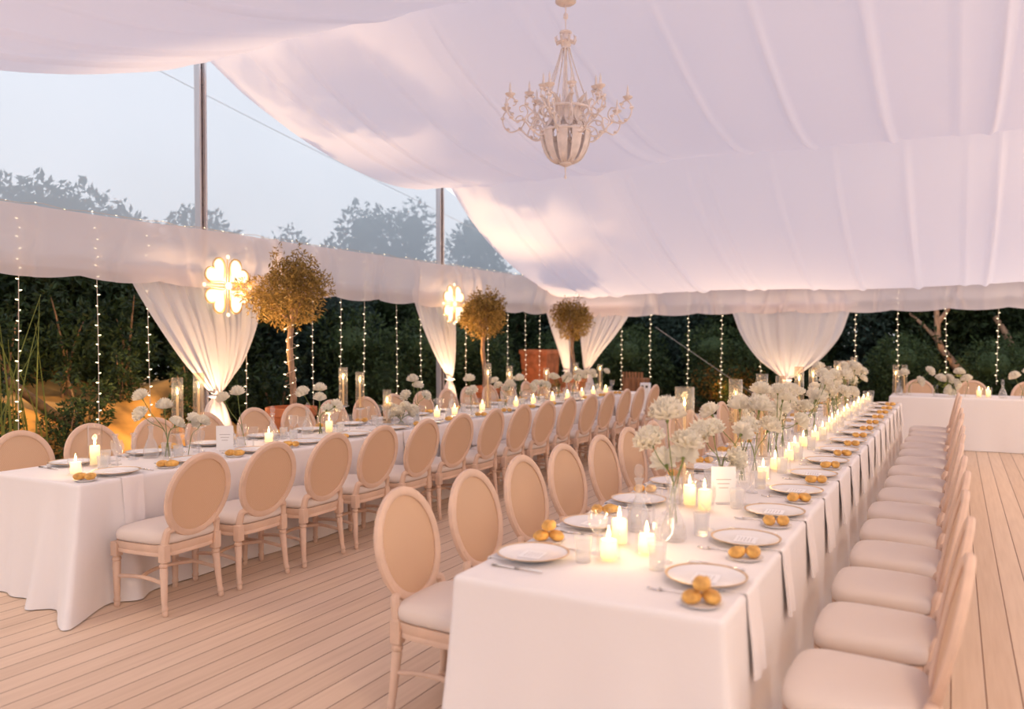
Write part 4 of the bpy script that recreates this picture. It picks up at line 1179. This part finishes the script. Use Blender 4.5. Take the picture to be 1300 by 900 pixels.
# ------------------------------------------------------------------ plants
def leaf_cloud(name, blobs, n, size, m_, seed, parent, droop=0.0, core=True, aspect=.42):
    kr = random.Random(seed); b = MB()
    tot = sum(r0 * r1 * r2 for _, (r0, r1, r2) in blobs)
    for (c, rr) in blobs:
        k = int(n * rr[0] * rr[1] * rr[2] / tot)
        for _ in range(k):
            d = Vector((kr.gauss(0, 1), kr.gauss(0, 1), kr.gauss(0, 1))).normalized() * (kr.random() ** .28)
            nb = 1 + .22 * noise.noise(Vector(c) * 1.3 + d * 2.2)
            p = Vector((c[0] + d.x * rr[0] * nb, c[1] + d.y * rr[1] * nb, c[2] + d.z * rr[2] * nb))
            s = size * kr.uniform(.6, 1.3)
            u = (d * .5 + Vector((kr.gauss(0, .7), kr.gauss(0, .7), kr.gauss(0, .7) - droop))).normalized()
            w = u.cross(Vector((kr.gauss(0, 1), kr.gauss(0, 1), kr.gauss(0, 1)))).normalized()
            h = u.cross(w) * .12 * s
            b.add([p, p + u * s * .5 + w * s * aspect * .5 + h, p + u * s, p + u * s * .5 - w * s * aspect * .5 + h], [(0, 1, 2), (0, 2, 3)])
    if core:
        for (c, rr) in blobs:
            b.ellipsoid(c, (rr[0] * .5, rr[1] * .5, rr[2] * .5), 12, 8)
    return b.build(name, m_, parent, smooth=False)

def olive(x, y, top, zc, rad, seed, label):
    r = empty('olive_tree', (x, y, 0)); tag(r, label, 'tree', 'potted olive trees along the garden wall')
    p = MB(); p.lathe([(0, 0), (.18, 0), (.195, .02), (.265, .72), (.275, .73), (.295, .745), (.295, .83), (.275, .835), (.26, .77), (0, .77)], 28, cap0=False, cap1=False)
    p.build('pot', M['terracotta'], r)
    kr = random.Random(seed); m = MB()
    tz = zc - rad * .55
    trunk = spline([(0, 0, .72), (.015, .02, 1.0), (-.02, 0, (tz + 1.0) / 2 + .1), (.01, .01, tz)], 5)
    m.tube(trunk, [.042 - .012 * i / len(trunk) for i in range(len(trunk))], 10)
    ends = []
    for k in range(9):
        a = 2 * PI * k / 9 + kr.uniform(-.3, .3); el = kr.uniform(.3, 1.3)
        L = rad * kr.uniform(.7, 1.1)
        e = Vector((math.cos(a) * math.cos(el) * L, math.sin(a) * math.cos(el) * L, tz + math.sin(el) * L * 1.25))
        mid = Vector((e.x * .4, e.y * .4, tz + (e.z - tz) * .55))
        m.tube(spline([(.01, .01, tz - .08), tuple(mid), tuple(e)], 5), [.018, .017, .016, .015, .014, .013, .012, .010, .008, .006, .004], 6)
        ends.append(e)
    m.build('trunk', M['olivewood'], r)
    blobs = [((0, 0, zc), (rad * .78, rad * .78, rad * .78))]
    for e in ends: blobs.append((tuple(e * 1.0), (rad * .36, rad * .36, rad * .36)))
    blobs.append(((-.10, -.10, top - .22), (.10, .10, .26))); blobs.append(((.06, .08, top - .16), (.08, .08, .24))); blobs.append(((.12, .24, top - .3), (.10, .10, .22)))
    leaf_cloud('foliage', blobs, 5200, .062, M['leafolive'], seed, r, core=False, aspect=.30)
    return r
olive(-6.78, 6.92, 2.68, 2.13, .50, 1, 'potted olive tree between the heart lamp curtain and the second curtain')
olive(-6.85, 11.4, 2.44, 1.98, .46, 2, 'potted olive tree just past the narrower curtain, second pole')
olive(-6.85, 14.95, 2.48, 1.96, .48, 3, 'potted olive tree standing in front of the glowing corner curtain')
# lights wound round the first trunk
r = empty('fairy_light_string', (-6.78, 6.92, .86)); tag(r, 'fairy lights wound around the trunk of the first olive tree', 'fairy lights')
pts = [(.06 * math.cos(k * .75), .06 * math.sin(k * .75), k * .016) for k in range(60)]
m = MB(); m.tube(pts, .003, 5); m.build('cable', M['wire'], r)
for k in range(4, 60, 3):
    o = link_mesh('bulb', ME_led, r, pts[k]); o.rotation_euler = (0, R(80), k * .75)

def shrub(x, y, z, blobs, n, size, m_, seed, label, cat='shrub', stems=3, group=None, name='shrub', proto=None, sw=1.0):
    if proto is not None:
        r = copy_tree(proto); r.location = (x, y, z)
    else:
        r = empty(name, (x, y, z))
        leaf_cloud('foliage', blobs, n, size, m_, seed, r, core=(sw == 1.0))
        m = MB(); kr = random.Random(seed)
        for k in range(stems):
            t = blobs[k % len(blobs)][0]
            m.tube(spline([(kr.uniform(-.1, .1), kr.uniform(-.1, .1), -.25), (t[0] * .4, t[1] * .4, t[2] * .5), tuple(t)], 4), [q_ * sw for q_ in (.07, .065, .06, .055, .05, .045, .04, .03, .02)], 7)
        m.build('stem', M['bark'], r)
    tag(r, label, cat, group)
    return r
tall_b = [((0, 0, 1.3), (1.05, 1.05, 1.25)), ((.45, .5, 2.3), (.8, .8, .8)), ((-.4, -.45, 2.5), (.75, .75, .8)), ((.1, -.6, .7), (.9, .9, .7))]
wide_b = [((0, 0, .9), (1.2, 1.3, .95)), ((.5, .6, 1.6), (.8, .8, .7)), ((-.5, -.5, 1.7), (.8, .9, .75))]
low_b = [((0, 0, .35), (.5, .55, .42)), ((.25, .3, .55), (.35, .35, .35))]
S1 = shrub(-12.2, 6.3, .3, tall_b, 9000, .15, M['leafdark'], 11, 'tall dark shrub behind the ochre bank, first along the garden hedge', group='garden hedge')
S2 = shrub(-11.4, 11.6, -.1, tall_b, 9000, .14, M['leafteal'], 12, 'tall grey-green shrub outside, between the first and second tied curtains', group='garden hedge')
S3 = shrub(-9.8, 12.6, -.2, wide_b, 8500, .12, M['leafmid'], 13, 'bushy mid-green shrub outside, beside the narrower curtain', group='garden hedge')
hedge = [(S1, -12.6, 8.2, .4, 0.8, 1.05), (S1, -12.0, 4.2, .2, 2.0, 1.0), (S1, -11.8, 9.9, .1, 3.1, 1.0), (S1, -12.8, 2.3, .2, 4.0, 1.0),
         (S2, -11.9, 13.6, -.1, 1.2, 1.05), (S1, -11.2, 15.3, -.1, 0.4, 1.0), (S2, -11.3, 17.4, -.1, 2.2, 1.05), (S1, -11.0, 19.4, -.1, 3.3, 1.05),
         (S2, -9.9, 20.7, -.1, 5.0, 1.1), (S1, -8.3, 21.0, -.1, 1.0, 1.0), (S2, -6.6, 20.9, -.1, 2.6, 1.0), (S1, -5.0, 21.2, -.1, 4.2, 1.05),
         (S1, -3.4, 21.0, -.1, 0.2, 1.0), (S2, -1.8, 21.4, -.1, 3.7, 1.05), (S1, -.3, 21.0, -.1, 5.4, 1.0), (S1, 1.3, 21.2, -.1, 2.9, 1.05), (S1, 2.9, 21.2, -.1, 2.0, 1.05),
         (S3, -9.6, 15.4, -.2, 1.0, 1.0), (S3, -8.7, 19.5, -.2, 2.5, .9), (S3, -7.2, 19.3, -.2, 4.0, .9), (S3, -4.6, 19.4, -.2, 5.1, .9), (S3, -.9, 19.6, -.2, .6, .8), (S3, .9, 19.6, -.2, 3.5, .8),
         (S1, -14.5, 12.0, .4, 1.5, 1.2), (S1, -14.2, 15.5, .3, 2.7, 1.2), (S1, -13.8, 19.0, .2, .7, 1.2), (S1, -11.5, 23.0, 0, 4.4, 1.25), (S1, -7.5, 23.4, 0, 1.9, 1.25), (S1, -3.8, 23.6, 0, 3.0, 1.25), (S1, .3, 23.6, 0, 5.0, 1.25), (S1, -14.8, 8.6, .5, 5.0, 1.15)]
for k, (P_, x, y, z, rz, sc) in enumerate(hedge):
    where = 'garden side' if x < -9.7 else 'back wall'
    o = shrub(x, y, z, None, 0, 0, None, 0, f'dark leafy shrub in the hedge outside, {ORD[k] if k < 30 else "thirty-first"} one counted from the ochre bank round', proto=P_, group='garden hedge')
    o.rotation_euler = (0, 0, rz); o.scale = (sc, sc, sc)
# hazy growth seen through the clear film
S4 = shrub(-13.2, 7.6, .6, [((0, 0, 2.0), (.9, .9, 1.6)), ((.2, .6, 3.1), (.55, .55, .6)), ((-.2, -.6, 3.2), (.5, .5, .7))], 3800, .17, M['leafteal'], 31, 'tall feathery tree seen misted through the film, above the front of the valance', cat='tree', name='garden_tree', group='misted trees')
for k, (x, y, z, rz, sc, lab) in enumerate([(-13.4, 9.4, .3, 1.0, .98, 'tall feathery tree seen misted through the film, beside the tall pole'), (-13.0, 12.4, .2, 2.2, .97, 'round misted tree seen through the film, between the two poles'), (-13.6, 17.6, .8, 3.0, 1.2, 'misted tree seen through the film, past the second pole'), (-13.0, 21.2, .8, 4.0, 1.2, 'dim misted tree over the valance near the tent corner')]):
    o = shrub(x, y, z, None, 0, 0, None, 0, lab, cat='tree', proto=S4, group='misted trees'); o.rotation_euler = (0, 0, rz); o.scale = (sc, sc, sc)
# small plants on the bank and orange-lit bushes
S5 = shrub(-9.35, 6.0, .35, [((0, 0, .25), (.3, .3, .3)), ((.1, .15, .55), (.2, .2, .22)), ((-.1, -.1, .8), (.14, .14, .16))], 900, .08, M['leafdark'], 41, 'small dark bush on the ochre bank, beside the first fairy light strings', name='small_bush', sw=.22)
for k, (x, y, z, rz, sc, lab, mm) in enumerate([(-9.2, 7.35, .5, 1.1, .8, 'small dark bush on the ochre bank, close to the big curtain', None), (-9.4, 5.0, .35, 2.0, 1.0, 'small dark bush on the ochre bank, at the front end', None),
      (-10.2, 8.3, 1.0, 3.0, .9, 'small dark bush at the top of the ochre bank', None)]):
    o = shrub(x, y, z, None, 0, 0, None, 0, lab, proto=S5); o.rotation_euler = (0, 0, rz); o.scale = (sc,) * 3
for k, (x, y, z, rz, sc, lab) in enumerate([(-10.6, 6.6, 1.15, .5, 1.3, 'dark bush crowning the ochre bank behind the first light strings'), (-10.7, 7.6, 1.15, 2.2, 1.4, 'dark bush crowning the ochre bank near the big curtain'), (-10.4, 5.7, 1.05, 4.0, 1.2, 'dark bush crowning the front end of the ochre bank'), (-9.7, 8.5, .45, 1.6, 1.3, 'dark bush low behind the big curtain'), (-9.6, 9.5, .0, 3.6, 1.6, 'dark bush behind the first olive tree pot'), (-9.9, 6.9, .75, 5.2, .9, 'dark bush halfway up the ochre bank, second light string side'), (-9.75, 7.9, .6, .9, 1.0, 'dark bush halfway up the ochre bank, third light string side'), (-9.0, 5.6, .2, 2.6, .8, 'dark bush at the foot of the leaning log')]):
    o = shrub(x, y, z, None, 0, 0, None, 0, lab, proto=S5); o.rotation_euler = (0, 0, rz); o.scale = (sc,) * 3
S6 = shrub(-8.25, 16.9, -.15, low_b, 900, .10, M['leafdry'], 42, 'orange-lit dry bush outside, beyond the second olive tree', name='dry_bush', sw=.3)
for (x, y, z, rz, sc, lab) in [(-5.1, 19.0, .25, 1.0, .9, 'orange-lit dry bush behind the back wall, beside the middle curtain'), (-4.1, 19.0, .3, 2.5, .8, 'orange-lit dry bush half hidden by the middle curtain')]:
    o = shrub(x, y, z, None, 0, 0, None, 0, lab, proto=S6); o.rotation_euler = (0, 0, rz); o.scale = (sc,) * 3
# reeds at the edge of the picture
r = empty('reed_plant', (-8.55, 4.75, -.1)); tag(r, 'yellow-green reeds growing outside at the front end of the garden wall', 'plant')
kr = random.Random(6)
for k in range(18):
    a = kr.uniform(0, 6.3); L = kr.uniform(1.2, 2.2); bx, by = kr.uniform(-.2, .2), kr.uniform(-.3, .3); ln = kr.uniform(.1, .5)
    m = MB(); pts = spline([(bx, by, 0), (bx + ln * .2 * math.cos(a), by + ln * .2 * math.sin(a), L * .5), (bx + ln * math.cos(a), by + ln * math.sin(a), L)], 6)
    m.tube(pts, [.022 * (1 - .85 * i / (len(pts) - 1)) for i in range(len(pts))], 5, flat=.4); m.build('reed_blade', M['reed'], r)
# gnarled tree behind the back wall
r = empty('gnarled_tree', (-.1, 20.2, -.2)); tag(r, 'gnarled branching trunk lit orange behind the back wall', 'tree')
m = MB()
m.tube(spline([(.55, 0, 0), (.45, 0, .7), (.1, -.05, 1.25), (-.2, 0, 1.7), (-.25, 0, 2.3), (-.32, .1, 3.0)], 6), [.13 - .09 * i / 30 for i in range(31)], 10)
m.tube(spline([(-.25, 0, 2.15), (-.05, 0, 2.45), (.15, 0, 2.8)], 5), [.06 - .035 * i / 10 for i in range(11)], 8)
m.tube(spline([(-.2, 0, 1.75), (-.45, 0, 2.05), (-.8, .1, 2.4)], 5), [.06 - .035 * i / 10 for i in range(11)], 8)
m.tube(spline([(1.25, .1, 1.5), (1.05, .05, 1.95), (.85, 0, 2.3)], 5), [.08 - .03 * i / 10 for i in range(11)], 8)
m.tube(spline([(.45, 0, .75), (.9, .1, 1.1), (1.25, .1, 1.5)], 5), [.09 - .01 * i / 10 for i in range(11)], 8)
m.build('trunk', M['olivewood'], r)
leaf_cloud('foliage', [((-.4, .3, 3.3), (1.0, .8, .7)), ((.9, .3, 2.9), (.9, .7, .6)), ((-.9, .2, 2.8), (.5, .5, .4))], 2500, .12, M['leafdark'], 51, r, core=False)
# leaning log on the bank
r = MB(); r.tube([(-9.5, 5.2, 1.16), (-9.42, 5.5, .88), (-9.32, 5.85, .56), (-9.2, 6.2, .24)], [.05, .055, .06, .06], 12)
tag(r.build('fallen_log', M['darkbark']), 'weathered log leaning across the ochre bank', 'log')
# guy line outside
m = MB(); m.tube(spline([(XW - .5, 1.8, 5.75), (XW - .5, 6.5, 4.85), (XW - .5, 11.5, 4.12), (XW - .5, 17, 3.35)], 6), .007, 6)
tag(m.build('guy_line', M['wire']), 'thin guy line slanting across the sky outside the film', 'rope')
m = MB(); m.tube([(-6.3, 18.5, 1.9), (-3.6, 18.3, .15)], .005, 6)
tag(m.build('guy_line', M['wire']), 'pale guy rope slanting down behind the back wall', 'rope')

# ------------------------------------------------------------------ odd furniture beyond the walls
r = empty('slatted_crate', (-6.5, 17.75, -.1)); tag(r, 'brown slatted wooden crate outside the back wall near the tent corner', 'crate')
m = MB(); m.bbox(-.26, .26, -.2, .2, 0, .80, .01); m.build('box', M['timber'], r, smooth=False)
for k in range(7):
    m = MB(); m.bbox(-.27 + k * .075, -.215 + k * .075, -.215, -.201, .1, .95, .004); m.build('slat', M['timber'], r, smooth=False)
r = empty('terracotta_planter', (-8.95, 17.6, -.15)); tag(r, 'big square terracotta planter lit orange outside the garden wall', 'planter')
m = MB(); m.loops([[(sx * w, sy * w, z) for sx, sy in ((-1, -1), (1, -1), (1, 1), (-1, 1))] for w, z in ((.29, 0), (.36, 1.40), (.385, 1.40), (.385, 1.50), (.34, 1.50), (.33, 1.42))], True, True); m.build('body', M['terracotta'], r, smooth=False)
r = empty('power_box', (-6.12, 17.3, 0)); tag(r, 'small white power box with dark sockets at the back wall', 'box')
m = MB(); m.bbox(-.11, .11, -.06, .06, 0, .62, .01); m.build('body', M['paper'], r, smooth=False)
for sx in (-1, 1):
    m = MB(); m.lathe([(.03, 0), (.03, .006), (.018, .008)], 12, m=Matrix.Translation((sx * .05, -.0605, .54)) @ Matrix.Rotation(PI / 2, 4, 'X')); m.build('socket', M['charcoal'], r)

# ------------------------------------------------------------------ lamps, seen and added
def spot(name, loc, target, energy, col=(1, .60, .28), size=R(120), blend=.8, soft=.06, label=None):
    l = bpy.data.lights.new(name, 'SPOT'); l.energy = energy; l.color = col; l.spot_size = size; l.spot_blend = blend; l.shadow_soft_size = soft
    o = bpy.data.objects.new(name, l); COL.objects.link(o); o.location = loc
    o.rotation_euler = (Vector(target) - Vector(loc)).to_track_quat('-Z', 'Y').to_euler()
    return o
def uplight(x, y, target, energy, label, size=R(110), col=(1, .66, .36)):
    r = empty('uplight', (x, y, 0)); tag(r, label, 'lamp', 'floor uplights')
    m = MB(); m.lathe([(0, 0), (.06, 0), (.07, .01), (.07, .13), (.062, .13), (.06, .10), (0, .10)], 16, cap0=False, cap1=False); m.build('housing', M['charcoal'], r)
    m = MB(); m.lathe([(0, .101), (.058, .101)], 16, cap0=False, cap1=False); m.build('lens', M['lens'], r)
    spot('uplight_beam', (x, y, .16), target, energy, col, size)
UP = 1.0
uplight(XL + .26, 6.50, (XL + .32, 6.75, 3.0), 380 * UP, 'floor uplight at the foot of the big tied curtain', R(70))
uplight(XL + .26, 11.50, (XL + .38, 11.7, 3.0), 340 * UP, 'floor uplight at the foot of the narrower tied curtain', R(72))
uplight(XL + .40, 16.15, (XL + 1.0, 15.5, 3.0), 220 * UP, 'floor uplight in the tent corner')
uplight(-2.93, YB - .40, (-2.8, YB - .9, 3.0), 170 * UP, 'floor uplight at the foot of the middle back curtain')
# added unseen up-beams around the tent, for warm bounce off the liner
for (x, y, e) in [(5.9, 1.4, 190), (5.9, 6.5, 210), (5.9, 11.5, 200), (2.0, YB - .5, 130), (-7.2, 1.4, 80), (-2.9, -3.2, 140), (3.0, -3.2, 180)]:
    spot('uplight_beam', (x, y, .2), (x * .8, y * .97 + .2, 4.5), e * UP, (1, .72, .48), R(115))
# added unseen warm fill points behind the viewer and on the deck side
for (x, y, z, e) in [(1.6, -1.2, 3.1, 78), (-2.6, -1.6, 3.1, 95), (3.6, 3.6, 3.2, 35), (3.4, 9.2, 3.1, 60)]:
    l = bpy.data.lights.new('fill_point', 'POINT'); l.energy = e * 1.0; l.color = (1, .70, .43); l.shadow_soft_size = .25
    o = bpy.data.objects.new('fill_point', l); COL.objects.link(o); o.location = (x, y, z)
# added unseen fill spots overhead and to the deck side, warming floor and tables
for (x, y, z, tx, ty, e) in [(-2.6, 2.6, 4.1, -3.0, 3.4, 330), (1.2, 1.2, 4.0, -.8, 2.2, 150), (3.4, 6.2, 3.9, -1.2, 6.4, 70), (3.6, 10.8, 3.9, -1.4, 11.6, 200), (-6.4, 1.2, 3.9, -5.6, 2.6, 110)]:
    spot('fill_spot', (x, y, z), (tx, ty, 0), e, (1, .70, .43), R(125), 1.0, .3)
spot('fill_spot', (5.6, 12.0, 2.2), (-1.5, YB, 2.3), 130, (1, .72, .48), R(60), 1.0, .2)  # added unseen spot that brightens the back valance
# garden floodlights on the bank and planting
spot('garden_beam', (-8.15, 6.9, 1.5), (-9.9, 7.1, .7), 110, (1, .58, .16), R(110))
spot('garden_beam', (-8.15, 5.3, 1.5), (-9.9, 5.8, .6), 80, (1, .62, .2), R(110))
spot('garden_beam', (-8.5, 15.9, .2), (-9.0, 17.6, .9), 22, (1, .42, .12), R(80))
spot('garden_beam', (-4.6, 18.1, .2), (-4.6, 19.2, .7), 45, (1, .50, .14), R(80))
spot('garden_beam', (.2, 18.6, .2), (-.1, 20.2, 1.6), 110, (1, .52, .2), R(70))
spot('garden_beam', (-7.3, 6.3, .75), (-6.75, 6.95, 2.2), 75, (1, .55, .18), R(60))
spot('garden_beam', (-7.35, 10.9, .75), (-6.95, 11.5, 2.0), 120, (1, .55, .18), R(60))
spot('garden_beam', (-7.3, 14.7, .75), (-7.0, 15.2, 2.0), 45, (1, .5, .16), R(60))

# ------------------------------------------------------------------ sky
w = bpy.data.worlds.new('dusk_sky'); scene.world = w; w.use_nodes = True
nt = w.node_tree; nt.nodes.clear()
out = nt.nodes.new('ShaderNodeOutputWorld'); bg = nt.nodes.new('ShaderNodeBackground')
tc = nt.nodes.new('ShaderNodeTexCoord'); sp = nt.nodes.new('ShaderNodeSeparateXYZ'); cr = nt.nodes.new('ShaderNodeValToRGB')
nt.links.new(tc.outputs['Generated'], sp.inputs['Vector']); nt.links.new(sp.outputs['Z'], cr.inputs['Fac'])
cr.color_ramp.elements[0].position = 0.0; cr.color_ramp.elements[0].color = (0.94, 0.93, 0.93, 1)
cr.color_ramp.elements[1].position = 0.7; cr.color_ramp.elements[1].color = (0.74, 0.78, 0.98, 1)
nt.links.new(cr.outputs['Color'], bg.inputs['Color']); bg.inputs['Strength'].default_value = 1.0
nt.links.new(bg.outputs['Background'], out.inputs['Surface'])

# ------------------------------------------------------------------ camera
cam = bpy.data.cameras.new('camera'); co = bpy.data.objects.new('camera', cam); COL.objects.link(co)
cam.sensor_width = 36; cam.lens = 1015 / 1300 * 36
co.location = (0, 0, 1.64); co.rotation_euler = (R(90 - 1.19), 0, R(28.97))
cam.clip_start = 0.05; cam.clip_end = 200
cam.dof.use_dof = True; cam.dof.focus_distance = 5.8; cam.dof.aperture_fstop = 1.4
scene.camera = co
vs = scene.view_settings
vs.view_transform = 'Standard'; vs.look = 'None'; vs.exposure = 0.5; vs.gamma = 1.0; vs.use_curve_mapping = False
c = scene.cycles
c.use_denoising = True
c.max_bounces = 8; c.diffuse_bounces = 4; c.glossy_bounces = 3; c.transmission_bounces = 6; c.transparent_max_bounces = 20
c.sample_clamp_indirect = 4.0; c.sample_clamp_direct = 0.0
c.caustics_reflective = False; c.caustics_refractive = False
c.use_light_tree = True
